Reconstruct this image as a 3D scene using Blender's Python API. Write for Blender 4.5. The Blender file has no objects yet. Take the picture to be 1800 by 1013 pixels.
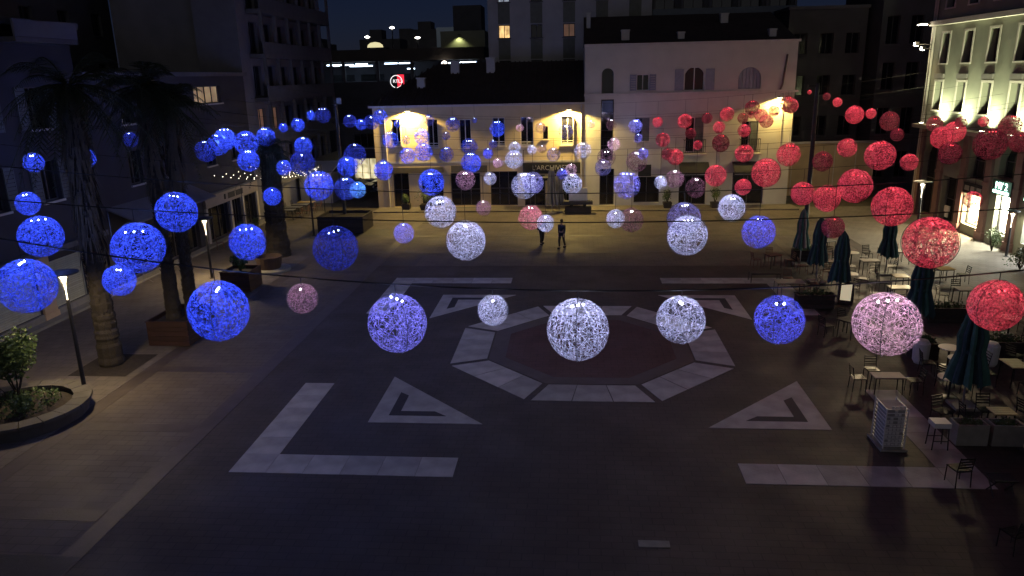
import bpy, math, random
from mathutils import Vector, Matrix
random.seed(7)
R = math.radians
sc = bpy.context.scene
COL = sc.collection

# ------------------------------------------------------------------ camera, sky, exposure
cam_d = bpy.data.cameras.new('camera'); cam = bpy.data.objects.new('camera', cam_d); COL.objects.link(cam)
F_PX, PITCH, YAW, ROLL = 1309.06, 0.2782, -0.0862, -0.0224
cam_d.sensor_width = 36.0; cam_d.lens = 36.0 * F_PX / 1800.0
cam_d.clip_start = 0.1; cam_d.clip_end = 1500
fw = Vector((math.sin(YAW) * math.cos(PITCH), math.cos(YAW) * math.cos(PITCH), -math.sin(PITCH)))
r0 = Vector((math.cos(YAW), -math.sin(YAW), 0)); u0 = r0.cross(fw)
rv = math.cos(ROLL) * r0 + math.sin(ROLL) * u0
uv = -math.sin(ROLL) * r0 + math.cos(ROLL) * u0
cam.matrix_world = Matrix(((rv.x, uv.x, -fw.x, -0.61), (rv.y, uv.y, -fw.y, -27.52), (rv.z, uv.z, -fw.z, 10.24), (0, 0, 0, 1)))
sc.camera = cam

SUN_EL, SUN_ROT = R(25.0), R(172)
world = bpy.data.worlds.new('World'); sc.world = world; world.use_nodes = True
wn = world.node_tree.nodes; wl = world.node_tree.links
bg = wn['Background']
sky = wn.new('ShaderNodeTexSky'); sky.sky_type = 'NISHITA'; sky.sun_disc = False
sky.sun_elevation = SUN_EL; sky.sun_rotation = SUN_ROT; sky.ozone_density = 8.0; sky.dust_density = 0.3
tint = wn.new('ShaderNodeVectorMath'); tint.operation = 'MULTIPLY'; tint.inputs[1].default_value = (0.75, 0.62, 1.0)      # night-blue of the hour after sunset
wl.new(sky.outputs[0], tint.inputs[0]); wl.new(tint.outputs[0], bg.inputs[0]); bg.inputs[1].default_value = 0.003
sun_d = bpy.data.lights.new('sun', 'SUN'); sun_d.energy = 0.10; sun_d.angle = R(60); sun_d.color = (1.0, 0.97, 0.90)
sun = bpy.data.objects.new('sun', sun_d); COL.objects.link(sun); sun.rotation_euler = (R(65), 0, R(8))
sc.view_settings.view_transform = 'Standard'; sc.view_settings.look = 'None'
sc.view_settings.exposure = 0.0; sc.view_settings.gamma = 1.0; sc.view_settings.use_curve_mapping = False
sc.render.engine = 'CYCLES'
cy = sc.cycles
cy.use_denoising = True; cy.use_light_tree = True
cy.use_adaptive_sampling = True; cy.adaptive_threshold = 0.03; cy.max_bounces = 4; cy.diffuse_bounces = 2; cy.glossy_bounces = 2; cy.transmission_bounces = 3; cy.transparent_max_bounces = 6
cy.sample_clamp_indirect = 2.0; cy.sample_clamp_direct = 0.0; cy.caustics_reflective = False; cy.caustics_refractive = False

# ------------------------------------------------------------------ materials
MATS = {}
def mat(name, col, rough=0.7, var=0.25, scale=3.0, bump=0.0, bscale=None, metal=0.0, rnd=0.0, spec=0.4):
    """procedural surface: two noises vary the colour, a fine one gives relief; rnd = variation from object to object"""
    if name in MATS: return MATS[name]
    m = bpy.data.materials.new(name); m.use_nodes = True; MATS[name] = m
    n, l = m.node_tree.nodes, m.node_tree.links
    b = n['Principled BSDF']; b.inputs['Roughness'].default_value = rough; b.inputs['Metallic'].default_value = metal
    b.inputs['Specular IOR Level'].default_value = spec
    tc = n.new('ShaderNodeTexCoord')
    n1 = n.new('ShaderNodeTexNoise'); n1.inputs['Scale'].default_value = scale; n1.inputs['Detail'].default_value = 6
    n2 = n.new('ShaderNodeTexNoise'); n2.inputs['Scale'].default_value = scale * 0.13; n2.inputs['Detail'].default_value = 3
    l.new(tc.outputs['Object'], n1.inputs['Vector']); l.new(tc.outputs['Object'], n2.inputs['Vector'])
    ad = n.new('ShaderNodeMath'); ad.operation = 'ADD'; l.new(n1.outputs[0], ad.inputs[0]); l.new(n2.outputs[0], ad.inputs[1])
    mr = n.new('ShaderNodeMapRange'); mr.inputs['From Min'].default_value = 0.6; mr.inputs['From Max'].default_value = 1.4
    mr.inputs['To Min'].default_value = 1 - var; mr.inputs['To Max'].default_value = 1 + var
    l.new(ad.outputs[0], mr.inputs['Value'])
    val = mr.outputs[0]
    if rnd > 0:
        oi = n.new('ShaderNodeObjectInfo'); r2 = n.new('ShaderNodeMapRange')
        r2.inputs['To Min'].default_value = 1 - rnd; r2.inputs['To Max'].default_value = 1 + rnd
        l.new(oi.outputs['Random'], r2.inputs['Value'])
        mu = n.new('ShaderNodeMath'); mu.operation = 'MULTIPLY'; l.new(val, mu.inputs[0]); l.new(r2.outputs[0], mu.inputs[1]); val = mu.outputs[0]
    vm = n.new('ShaderNodeVectorMath'); vm.operation = 'SCALE'; vm.inputs[0].default_value = col[:3]
    l.new(val, vm.inputs['Scale']); l.new(vm.outputs[0], b.inputs['Base Color'])
    if bump > 0:
        n3 = n.new('ShaderNodeTexNoise'); n3.inputs['Scale'].default_value = bscale or scale * 8; n3.inputs['Detail'].default_value = 4
        l.new(tc.outputs['Object'], n3.inputs['Vector'])
        bp = n.new('ShaderNodeBump'); bp.inputs['Strength'].default_value = bump; bp.inputs['Distance'].default_value = 0.03
        l.new(n3.outputs[0], bp.inputs['Height']); l.new(bp.outputs[0], b.inputs['Normal'])
    return m
def emit(name, col, strength, sampled=False):
    if name in MATS: return MATS[name]
    m = bpy.data.materials.new(name); m.use_nodes = True; MATS[name] = m
    n, l = m.node_tree.nodes, m.node_tree.links
    b = n['Principled BSDF']; b.inputs['Base Color'].default_value = (*col, 1); b.inputs['Roughness'].default_value = 0.6
    b.inputs['Emission Color'].default_value = (*col, 1); b.inputs['Emission Strength'].default_value = strength
    if not sampled: m.cycles.emission_sampling = 'NONE'
    return m
def room_window(name, col, strength):
    """a lit room behind a curtain: uneven glow"""
    m = emit(name, col, strength); n, l = m.node_tree.nodes, m.node_tree.links
    tc = n.new('ShaderNodeTexCoord'); w = n.new('ShaderNodeTexNoise'); w.inputs['Scale'].default_value = 2.2; w.inputs['Detail'].default_value = 5
    l.new(tc.outputs['Object'], w.inputs['Vector'])
    mr = n.new('ShaderNodeMapRange'); mr.inputs['From Min'].default_value = 0.3; mr.inputs['From Max'].default_value = 0.7
    mr.inputs['To Min'].default_value = strength * 0.25; mr.inputs['To Max'].default_value = strength * 1.5
    l.new(w.outputs[0], mr.inputs['Value']); l.new(mr.outputs[0], n['Principled BSDF'].inputs['Emission Strength'])
    return m
def thread_mat(name, col):
    """glued cotton string: lets the light of the bulbs inside through"""
    m = bpy.data.materials.new(name); m.use_nodes = True; MATS[name] = m
    n, l = m.node_tree.nodes, m.node_tree.links
    n.remove(n['Principled BSDF']); out = n['Material Output']
    d = n.new('ShaderNodeBsdfDiffuse'); t = n.new('ShaderNodeBsdfTranslucent'); mx = n.new('ShaderNodeMixShader')
    tc = n.new('ShaderNodeTexCoord')
    no = n.new('ShaderNodeTexNoise'); no.inputs['Scale'].default_value = 11.0; no.inputs['Detail'].default_value = 3; l.new(tc.outputs['Object'], no.inputs['Vector'])
    mr = n.new('ShaderNodeMapRange'); mr.inputs['From Min'].default_value = 0.38; mr.inputs['From Max'].default_value = 0.64
    mr.inputs['To Min'].default_value = 0.32; mr.inputs['To Max'].default_value = 1.25; l.new(no.outputs[0], mr.inputs['Value'])  # sparkle of bright and dim patches, put into the thread colour
    vm = n.new('ShaderNodeVectorMath'); vm.operation = 'SCALE'; vm.inputs[0].default_value = col; l.new(mr.outputs[0], vm.inputs['Scale'])
    l.new(vm.outputs[0], d.inputs['Color']); l.new(vm.outputs[0], t.inputs['Color'])
    mx.inputs[0].default_value = 0.3; l.new(d.outputs[0], mx.inputs[1]); l.new(t.outputs[0], mx.inputs[2]); l.new(mx.outputs[0], out.inputs[0])
    return m
def glass_mat(name):
    m = bpy.data.materials.new(name); m.use_nodes = True; MATS[name] = m
    n, l = m.node_tree.nodes, m.node_tree.links
    n.remove(n['Principled BSDF']); out = n['Material Output']
    t = n.new('ShaderNodeBsdfTransparent'); g = n.new('ShaderNodeBsdfGlossy'); g.inputs['Roughness'].default_value = 0.03
    mx = n.new('ShaderNodeMixShader'); mx.inputs[0].default_value = 0.07
    l.new(t.outputs[0], mx.inputs[1]); l.new(g.outputs[0], mx.inputs[2]); l.new(mx.outputs[0], out.inputs[0])
    return m
def paving_mat(name, col, bw, bh, joint=0.55, var=0.26, rough=0.72):
    """small stone setts too fine to build: joints, tone from stone to stone, stains"""
    m = mat(name, col, rough, var, 1.2); n, l = m.node_tree.nodes, m.node_tree.links
    b = n['Principled BSDF']; src = b.inputs['Base Color'].links[0].from_socket
    tc = n.new('ShaderNodeTexCoord'); br = n.new('ShaderNodeTexBrick')
    br.inputs['Scale'].default_value = 1.0; br.inputs['Brick Width'].default_value = bw; br.inputs['Row Height'].default_value = bh
    br.inputs['Mortar Size'].default_value = 0.012; br.inputs['Color1'].default_value = (0.9, 0.9, 0.9, 1); br.inputs['Color2'].default_value = (1.08, 1.07, 1.06, 1)
    br.inputs['Mortar'].default_value = (joint, joint, joint, 1)
    l.new(tc.outputs['Object'], br.inputs['Vector'])
    mu = n.new('ShaderNodeVectorMath'); mu.operation = 'MULTIPLY'; l.new(src, mu.inputs[0]); l.new(br.outputs['Color'], mu.inputs[1])
    l.new(mu.outputs[0], b.inputs['Base Color'])
    nr = n.new('ShaderNodeTexNoise'); nr.inputs['Scale'].default_value = 0.5; nr.inputs['Detail'].default_value = 8
    l.new(tc.outputs['Object'], nr.inputs['Vector'])
    mr = n.new('ShaderNodeMapRange'); mr.inputs['From Min'].default_value = 0.35; mr.inputs['From Max'].default_value = 0.65
    mr.inputs['To Min'].default_value = rough - 0.07; mr.inputs['To Max'].default_value = rough + 0.08
    l.new(nr.outputs[0], mr.inputs['Value']); l.new(mr.outputs[0], b.inputs['Roughness'])
    bp = n.new('ShaderNodeBump'); bp.inputs['Strength'].default_value = 0.35; bp.inputs['Distance'].default_value = 0.02
    l.new(br.outputs['Fac'], bp.inputs['Height']); bp.invert = True; l.new(bp.outputs[0], b.inputs['Normal'])
    return m

GROUND = paving_mat('dark_granite_setts', (0.052, 0.042, 0.034), 0.5, 0.25)
WARMPAVE = paving_mat('brown_stone_paving', (0.095, 0.078, 0.066), 0.6, 0.3)
SIDEPAVE = paving_mat('pale_sidewalk_paving', (0.12, 0.105, 0.092), 0.4, 0.4)
BAND = mat('dark_stone_band', (0.062, 0.049, 0.044), 0.6, 0.35, 2.0, 0.2)
WSTONE = mat('white_limestone', (0.37, 0.348, 0.315), 0.75, 0.42, 1.6, 0.3, 14, rnd=0.18)
INLAY = mat('black_inlay_stone', (0.035, 0.032, 0.035), 0.85, 0.3, 3.0, 0.1)
SOIL = mat('dark_soil', (0.03, 0.024, 0.018), 0.95, 0.5, 6, 0.8, 20)
CREAM = mat('cream_render', (0.52, 0.42, 0.26), 0.9, 0.16, 1.0, 0.15, 30)
WHITEWALL = mat('white_render', (0.50, 0.48, 0.42), 0.9, 0.14, 0.9, 0.15, 30)
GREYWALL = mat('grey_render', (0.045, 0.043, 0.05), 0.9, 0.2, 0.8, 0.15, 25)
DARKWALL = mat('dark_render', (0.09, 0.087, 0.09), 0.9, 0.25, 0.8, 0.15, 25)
OCHREWALL = mat('ochre_render', (0.40, 0.31, 0.19), 0.9, 0.2, 1.0, 0.15, 30)
RIGHTWALL = mat('grey_green_render', (0.20, 0.205, 0.16), 0.9, 0.18, 1.1, 0.15, 30)
REDSTONE = mat('reddish_stone_pier', (0.20, 0.12, 0.11), 0.8, 0.2, 2, 0.2)
ROOF = mat('dark_roof_tiles', (0.05, 0.035, 0.032), 0.95, 0.35, 2.0, 0.5, 14)
DTRIM = mat('dark_stone_trim', (0.11, 0.105, 0.11), 0.8, 0.2, 3.0, 0.1)
TRIM = mat('pale_stone_trim', (0.48, 0.45, 0.40), 0.8, 0.15, 3.0, 0.1)
PANE = mat('dark_window_glass', (0.012, 0.012, 0.016), 0.08, 0.1, 1, spec=0.6)
FRAMEW = mat('white_window_paint', (0.6, 0.58, 0.54), 0.5, 0.1, 4)
FRAMED = mat('dark_window_paint', (0.06, 0.055, 0.055), 0.5, 0.2, 4)
SHUT = mat('blue_grey_shutter_paint', (0.24, 0.25, 0.30), 0.6, 0.18, 5)
SHUTD = mat('dark_shutter_paint', (0.09, 0.10, 0.10), 0.6, 0.2, 5)
METAL = mat('dark_painted_metal', (0.035, 0.035, 0.038), 0.45, 0.25, 6, metal=0.3)
PALEMETAL = mat('galvanised_metal', (0.36, 0.36, 0.37), 0.4, 0.2, 6, metal=0.7)
CABLE = mat('black_cable', (0.012, 0.012, 0.012), 0.6, 0.1, 5)
AWN = mat('black_awning_cloth', (0.022, 0.022, 0.024), 0.9, 0.3, 4, 0.2)
TEAL = mat('teal_parasol_cloth', (0.045, 0.13, 0.11), 0.85, 0.3, 6, 0.2)
NAVY = mat('navy_parasol_cloth', (0.025, 0.06, 0.075), 0.85, 0.3, 6, 0.2)
GREYCLOTH = mat('grey_parasol_cloth', (0.22, 0.21, 0.20), 0.85, 0.25, 6, 0.2)
WOODR = mat('red_brown_planks', (0.04, 0.018, 0.014), 0.7, 0.35, 5, 0.2, rnd=0.2)
WOODD = mat('dark_planks', (0.035, 0.028, 0.025), 0.7, 0.35, 5, 0.2, rnd=0.2)
TABLEW = mat('cream_table_top', (0.75, 0.69, 0.52), 0.3, 0.12, 4, rnd=0.1)
TABLEY = mat('wood_top_painted_yellow_light', (0.55, 0.42, 0.20), 0.16, 0.2, 4, 0.1)  # yellow reflected from the lit facade is put into the top's colour
CHAIRM = mat('black_chair_metal', (0.03, 0.028, 0.028), 0.4, 0.3, 8, metal=0.4, rnd=0.3)
CHAIRR = mat('red_brown_chair_wood', (0.12, 0.055, 0.04), 0.55, 0.3, 8, rnd=0.3)
PLASTW = mat('white_plastic', (0.60, 0.58, 0.55), 0.4, 0.08, 6)
CONCR = mat('grey_concrete', (0.24, 0.23, 0.19), 0.85, 0.25, 4, 0.3, 30)
TRUNK = mat('palm_bark', (0.036, 0.03, 0.023), 0.95, 0.45, 5, 0.6, 25)
FROND = mat('palm_leaf', (0.028, 0.036, 0.016), 0.7, 0.4, 6)
DEADLEAF = mat('dry_palm_leaf', (0.09, 0.07, 0.045), 0.9, 0.4, 6)
LEAF = mat('bush_leaf', (0.05, 0.085, 0.03), 0.55, 0.4, 6)
SHUTTER_ROLL = mat('roller_slat_painted_lamp_tint', (0.42, 0.42, 0.30), 0.6, 0.2, 4, rnd=0.1)  # greenish-yellow lamp light is put into the slat colour
SKIN = mat('skin', (0.42, 0.26, 0.19), 0.6, 0.1, 9)
JACKET = mat('dark_navy_jacket', (0.03, 0.032, 0.045), 0.85, 0.3, 9)
TROUSER = mat('black_trousers', (0.02, 0.019, 0.02), 0.85, 0.3, 9)
HAIR = mat('dark_hair', (0.02, 0.014, 0.01), 0.6, 0.3, 20)
CARP = mat('dark_car_paint', (0.03, 0.032, 0.036), 0.25, 0.1, 3, metal=0.5)
TYRE = mat('tyre_rubber', (0.015, 0.015, 0.015), 0.9, 0.2, 9)
GLASS = glass_mat('clear_shop_glass')

# ------------------------------------------------------------------ mesh helpers
class MB:
    def __init__(s): s.v = []; s.f = []
    def add(s, vs, fs):
        o = len(s.v); s.v += [tuple(p) for p in vs]; s.f += [tuple(o + i for i in f) for f in fs]; return s
    def quad(s, a, b, c, d): return s.add((a, b, c, d), ((0, 1, 2, 3),))
    def box(s, x0, x1, y0, y1, z0, z1):
        return s.add([(x0, y0, z0), (x1, y0, z0), (x1, y1, z0), (x0, y1, z0), (x0, y0, z1), (x1, y0, z1), (x1, y1, z1), (x0, y1, z1)],
                     [(3, 2, 1, 0), (4, 5, 6, 7), (0, 1, 5, 4), (1, 2, 6, 5), (2, 3, 7, 6), (3, 0, 4, 7)])
    def prism(s, pts, z0, z1):
        n = len(pts)
        return s.add([(x, y, z0) for x, y in pts] + [(x, y, z1) for x, y in pts],
                     [tuple(range(n - 1, -1, -1)), tuple(range(n, 2 * n))] + [(i, (i + 1) % n, n + (i + 1) % n, n + i) for i in range(n)])
    def tube(s, pts, rad, n=8, cap=True):
        """tube along a list of points; rad is one radius or one per point"""
        pts = [Vector(p) for p in pts]
        if not hasattr(rad, '__len__'): rad = [rad] * len(pts)
        vs = []
        for i, p in enumerate(pts):
            t = (pts[min(i + 1, len(pts) - 1)] - pts[max(i - 1, 0)]).normalized()
            a = Vector((1, 0, 0)) if abs(t.x) < 0.8 else Vector((0, 1, 0))
            e1 = t.cross(a).normalized(); e2 = t.cross(e1)
            vs += [p + (e1 * math.cos(2 * math.pi * k / n) + e2 * math.sin(2 * math.pi * k / n)) * rad[i] for k in range(n)]
        fs = [(i * n + k, i * n + (k + 1) % n, (i + 1) * n + (k + 1) % n, (i + 1) * n + k) for i in range(len(pts) - 1) for k in range(n)]
        if cap: fs += [tuple(range(n - 1, -1, -1)), tuple(range((len(pts) - 1) * n, len(pts) * n))]
        return s.add(vs, fs)
    def lathe(s, prof, n=16, c=(0, 0, 0), cap=True):
        vs = [(c[0] + r * math.cos(2 * math.pi * k / n), c[1] + r * math.sin(2 * math.pi * k / n), c[2] + z) for r, z in prof for k in range(n)]
        fs = [(i * n + k, i * n + (k + 1) % n, (i + 1) * n + (k + 1) % n, (i + 1) * n + k) for i in range(len(prof) - 1) for k in range(n)]
        if cap: fs += [tuple(range(n - 1, -1, -1)), tuple(range((len(prof) - 1) * n, len(prof) * n))]
        return s.add(vs, fs)
    def ball(s, c, r, nu=10, nv=6, sz=1.0):
        return s.lathe([(max(1e-4, r * math.sin(math.pi * i / nv)), -r * sz * math.cos(math.pi * i / nv)) for i in range(nv + 1)], nu, c, False)
    def mesh(s, name, m, smooth=False):
        me = bpy.data.meshes.new(name); me.from_pydata(s.v, [], s.f); me.materials.append(m)
        if smooth: me.polygons.foreach_set('use_smooth', [True] * len(me.polygons))
        me.update(); return me
    def build(s, name, m, parent=None, loc=(0, 0, 0), rot=(0, 0, 0), smooth=False):
        return put(name, s.mesh(name, m, smooth), parent, loc, rot)
def put(name, me, parent=None, loc=(0, 0, 0), rot=(0, 0, 0), scale=(1, 1, 1)):
    o = bpy.data.objects.new(name, me); COL.objects.link(o); o.parent = parent
    o.location = loc; o.rotation_euler = rot; o.scale = scale
    return o
def tag(o, label, cat, group=None):
    o['label'] = label; o['category'] = cat
    if group: o['group'] = group
    return o
def thing(name, label, cat, loc=(0, 0, 0), rz=0.0, group=None):
    o = bpy.data.objects.new(name, None); COL.objects.link(o); o.empty_display_size = 0.2
    o.location = loc; o.rotation_euler = (0, 0, rz)
    return tag(o, label, cat, group)
def struct(o): o['kind'] = 'structure'; return o
def copy_tree(o, parent=None):
    c = o.copy(); COL.objects.link(c); c.parent = parent
    for ch in o.children: copy_tree(ch, c)
    return c
def clone(o, loc, rz, label):
    c = copy_tree(o); c.location = loc; c.rotation_euler = (0, 0, rz); c['label'] = label; return c
def light(kind, name, energy, col, parent=None, loc=(0, 0, 0), rot=(0, 0, 0), size=0.1, cone=120, blend=0.3):
    d = bpy.data.lights.new(name, kind); d.energy = energy; d.color = col
    if kind in ('POINT', 'SPOT'): d.shadow_soft_size = size
    if kind == 'SPOT': d.spot_size = R(cone); d.spot_blend = blend
    if kind == 'AREA': d.size = size
    return put(name, d, parent, loc, rot)
def text(name, s, size, m, parent, loc, rot, ext=0.02, align='CENTER'):
    c = bpy.data.curves.new(name, 'FONT'); c.body = s; c.size = size; c.extrude = ext; c.align_x = align; c.align_y = 'CENTER'
    t = bpy.data.objects.new('tmp', c); COL.objects.link(t)
    me = bpy.data.meshes.new_from_object(t.evaluated_get(bpy.context.evaluated_depsgraph_get()))
    bpy.data.objects.remove(t); me.materials.clear(); me.materials.append(m); me.name = name
    return put(name, me, parent, loc, rot)
ORD = ['first', 'second', 'third', 'fourth', 'fifth', 'sixth', 'seventh', 'eighth', 'ninth', 'tenth', 'eleventh', 'twelfth', 'thirteenth', 'fourteenth',
       'fifteenth', 'sixteenth', 'seventeenth', 'eighteenth', 'nineteenth', 'twentieth', 'twenty-first', 'twenty-second', 'twenty-third', 'twenty-fourth']

# ------------------------------------------------------------------ the square: ground and paving
ground = struct(MB().quad((-400, -120, 0), (400, -120, 0), (400, 700, 0), (-400, 700, 0)).build('ground', mat('asphalt', (0.05, 0.048, 0.046), 0.85, 0.25, 0.6, 0.2, 40)))
plaza = struct(MB().box(-24.6, 24.4, -40, 33, -0.2, 0.006).build('plaza_paving', GROUND))
for nm, x0, x1, y0, y1, m in [('side_paving', -16.5, -11.9, -40, 31.5, WARMPAVE), ('side_paving', 11.9, 16.5, -40, 31.5, WARMPAVE),
                              ('back_paving', -11.9, 11.9, 12.6, 31.5, WARMPAVE)]:
    MB().box(x0, x1, y0, y1, -0.1, 0.011).build(nm, m, plaza)
side_l = struct(MB().box(-24.15, -16.5, -40, 30.5, -0.1, 0.02).build('sidewalk', SIDEPAVE))
side_r = struct(MB().box(16.5, 23.95, -40, 31.0, -0.1, 0.02).build('sidewalk', SIDEPAVE))
side_b = struct(MB().box(-16.4, 16.3, 29.6, 31.75, -0.1, 0.1).build('pavement_kerb', SIDEPAVE))
for x in (-16.2, -11.9, 11.9, 16.2):
    MB().box(x - 0.27, x + 0.27, -40, 29.5, 0.0, 0.017).build('stone_band', BAND, plaza)
yb = -17.0
while yb < 29:
    for x0, x1 in ((-15.9, -12.2), (12.2, 15.9)):
        MB().box(x0, x1, yb - 0.25, yb + 0.25, 0.0, 0.0165).build('stone_band', BAND, plaza)
    if yb > 13: MB().box(-11.6, 11.6, yb - 0.2, yb + 0.2, 0.0, 0.0165).build('stone_band', BAND, plaza)
    yb += 4.72
def slab(pts, z=0.018, m=WSTONE, name='stone_slab'):
    cx = sum(p[0] for p in pts) / len(pts); cyy = sum(p[1] for p in pts) / len(pts)
    q = [((x - cx), (y - cyy)) for x, y in pts]
    return MB().prism(q, -0.08, z + random.uniform(-0.002, 0.002)).build(name, m, plaza, (cx, cyy, 0))
def rect_slab(x0, x1, y0, y1, g=0.006): slab([(x0 + g, y0 + g), (x1 - g, y0 + g), (x1 - g, y1 - g), (x0 + g, y1 - g)])
A, B_, T, LX, LY = 9.99, 10.08, 1.04, 3.81, 3.97
for sx in (-1, 1):
    for sy in (-1, 1):
        xs = [LX + (A - LX) * i / 6 for i in range(7)]
        for i in range(6):
            x0, x1 = sorted((sx * xs[i], sx * xs[i + 1])); y0, y1 = sorted((sy * (B_ - T), sy * B_)); rect_slab(x0, x1, y0, y1)
        ys = [LY + (B_ - T - LY) * i / 5 for i in range(6)]
        for i in range(5):
            y0, y1 = sorted((sy * ys[i], sy * ys[i + 1])); x0, x1 = sorted((sx * (A - T), sx * A)); rect_slab(x0, x1, y0, y1)
        tri = [(sx * 6.96, sy * 6.94), (sx * 6.96, sy * 3.32), (sx * 3.39, sy * 6.94)]
        if sx * sy > 0: tri = [tri[0], tri[2], tri[1]]
        if sx < 0: pass
        def ccw(p):
            a = sum(p[i][0] * p[(i + 1) % len(p)][1] - p[(i + 1) % len(p)][0] * p[i][1] for i in range(len(p)))
            return p if a > 0 else p[::-1]
        slab(ccw(tri))
        inl = [(6.42, 6.44), (6.42, 4.67), (6.10, 4.93), (6.10, 6.12), (5.0, 6.12), (4.60, 6.44)]
        slab(ccw([(sx * x, sy * y) for x, y in inl]), 0.0235, INLAY, 'inlay_stone')
for k in range(8):
    a0, a1 = R(22.5 + 45 * k), R(67.5 + 45 * k)
    P = lambda r, a: Vector((r * math.cos(a), r * math.sin(a)))
    o0, o1, i0, i1 = P(5.6, a0), P(5.6, a1), P(4.18, a0), P(4.18, a1)
    e = (o1 - o0).normalized() * 0.12
    o0, o1, i0, i1 = o0 + e, o1 - e, i0 + e, i1 - e
    for j in range(3):
        t0, t1 = j / 3 + 0.004, (j + 1) / 3 - 0.004
        slab([tuple(i0.lerp(i1, t1)), tuple(i0.lerp(i1, t0)), tuple(o0.lerp(o1, t0)), tuple(o0.lerp(o1, t1))])
    MB().prism([tuple(P(4.1, a0)), tuple(P(4.1, a1)), tuple(P(3.45, a1)), tuple(P(3.45, a0))][::-1], -0.05, 0.0145).build('stone_band', BAND, plaza)
MB().prism([(3.44 * math.cos(R(22.5 + 45 * k)), 3.44 * math.sin(R(22.5 + 45 * k))) for k in range(8)], -0.05, 0.0135).build('octagon_paving', paving_mat('red_brown_setts', (0.075, 0.034, 0.030), 0.5, 0.25), plaza)
for (x, y, sx, sy) in [(-10.55, 14.1, 1.0, 1.3), (-10.6, 26.3, 1.0, 1.2), (-14.2, 22.0, 1.3, 1.2), (10.6, 26.0, 1.0, 1.2), (-12.7, -14.9, 1.0, 1.0)]:
    MB().box(x - sx, x + sx, y - sy, y + sy, -0.05, 0.021).build('iron_grate_panel', mat('iron_grate', (0.03, 0.028, 0.027), 0.6, 0.4, 8, 0.4), plaza)
MB().box(0.85, 1.55, -12.9, -12.65, 0, 0.024).build('drain_cover_panel', CONCR, plaza)
for (x0, x1, y0, y1) in [(-19.05, -16.85, -3.6, -1.4)]:
    MB().box(x0, x1, y0, y1, -0.05, 0.028).build('tree_pit_panel', SOIL, plaza)
# ------------------------------------------------------------------ buildings
def wall_mesh(W, H, D, ops, z0=0.0, depth=0.28):
    """a block with real window openings in its front (local y = 0, x along the front, y into the building)"""
    b = MB()
    xs = sorted({0.0, W} | {o[0] for o in ops} | {o[1] for o in ops}); zs = sorted({z0, H} | {o[2] for o in ops} | {o[3] for o in ops})
    for i in range(len(xs) - 1):
        for j in range(len(zs) - 1):
            cx, cz = (xs[i] + xs[i + 1]) / 2, (zs[j] + zs[j + 1]) / 2
            if any(o[0] < cx < o[1] and o[2] < cz < o[3] for o in ops): continue
            b.quad((xs[i], 0, zs[j]), (xs[i + 1], 0, zs[j]), (xs[i + 1], 0, zs[j + 1]), (xs[i], 0, zs[j + 1]))
    for o in ops:
        x0, x1, a, c = o[:4]; arch = len(o) > 4 and o[4]
        d = depth
        b.quad((x0, 0, a), (x0, 0, c), (x0, d, c), (x0, d, a)); b.quad((x1, 0, c), (x1, 0, a), (x1, d, a), (x1, d, c))
        b.quad((x0, 0, a), (x0, d, a), (x1, d, a), (x1, 0, a)); b.quad((x0, d, c), (x0, 0, c), (x1, 0, c), (x1, d, c))
        if arch:
            r = (x1 - x0) / 2; xm = (x0 + x1) / 2; zc = c - r; n = 8
            arc = [(xm + r * math.cos(math.pi * k / (2 * n)), zc + r * math.sin(math.pi * k / (2 * n))) for k in range(n + 1)]
            for k in range(n):
                (ax, az), (bx, bz) = arc[k], arc[k + 1]
                b.add([(x1, 0, c), (ax, 0, az), (bx, 0, bz)], [(0, 2, 1)]); b.add([(x0, 0, c), (2 * xm - ax, 0, az), (2 * xm - bx, 0, bz)], [(0, 1, 2)])
                b.quad((ax, 0, az), (ax, d, az), (bx, d, bz), (bx, 0, bz)); b.quad((2 * xm - ax, 0, az), (2 * xm - bx, 0, bz), (2 * xm - bx, d, bz), (2 * xm - ax, d, az))
    b.quad((0, 0, z0), (0, 0, H), (0, D, H), (0, D, z0)); b.quad((W, 0, H), (W, 0, z0), (W, D, z0), (W, D, H))
    b.quad((0, D, z0), (0, D, H), (W, D, H), (W, D, z0)); b.quad((0, 0, H), (W, 0, H), (W, D, H), (0, D, H))
    return b
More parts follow.
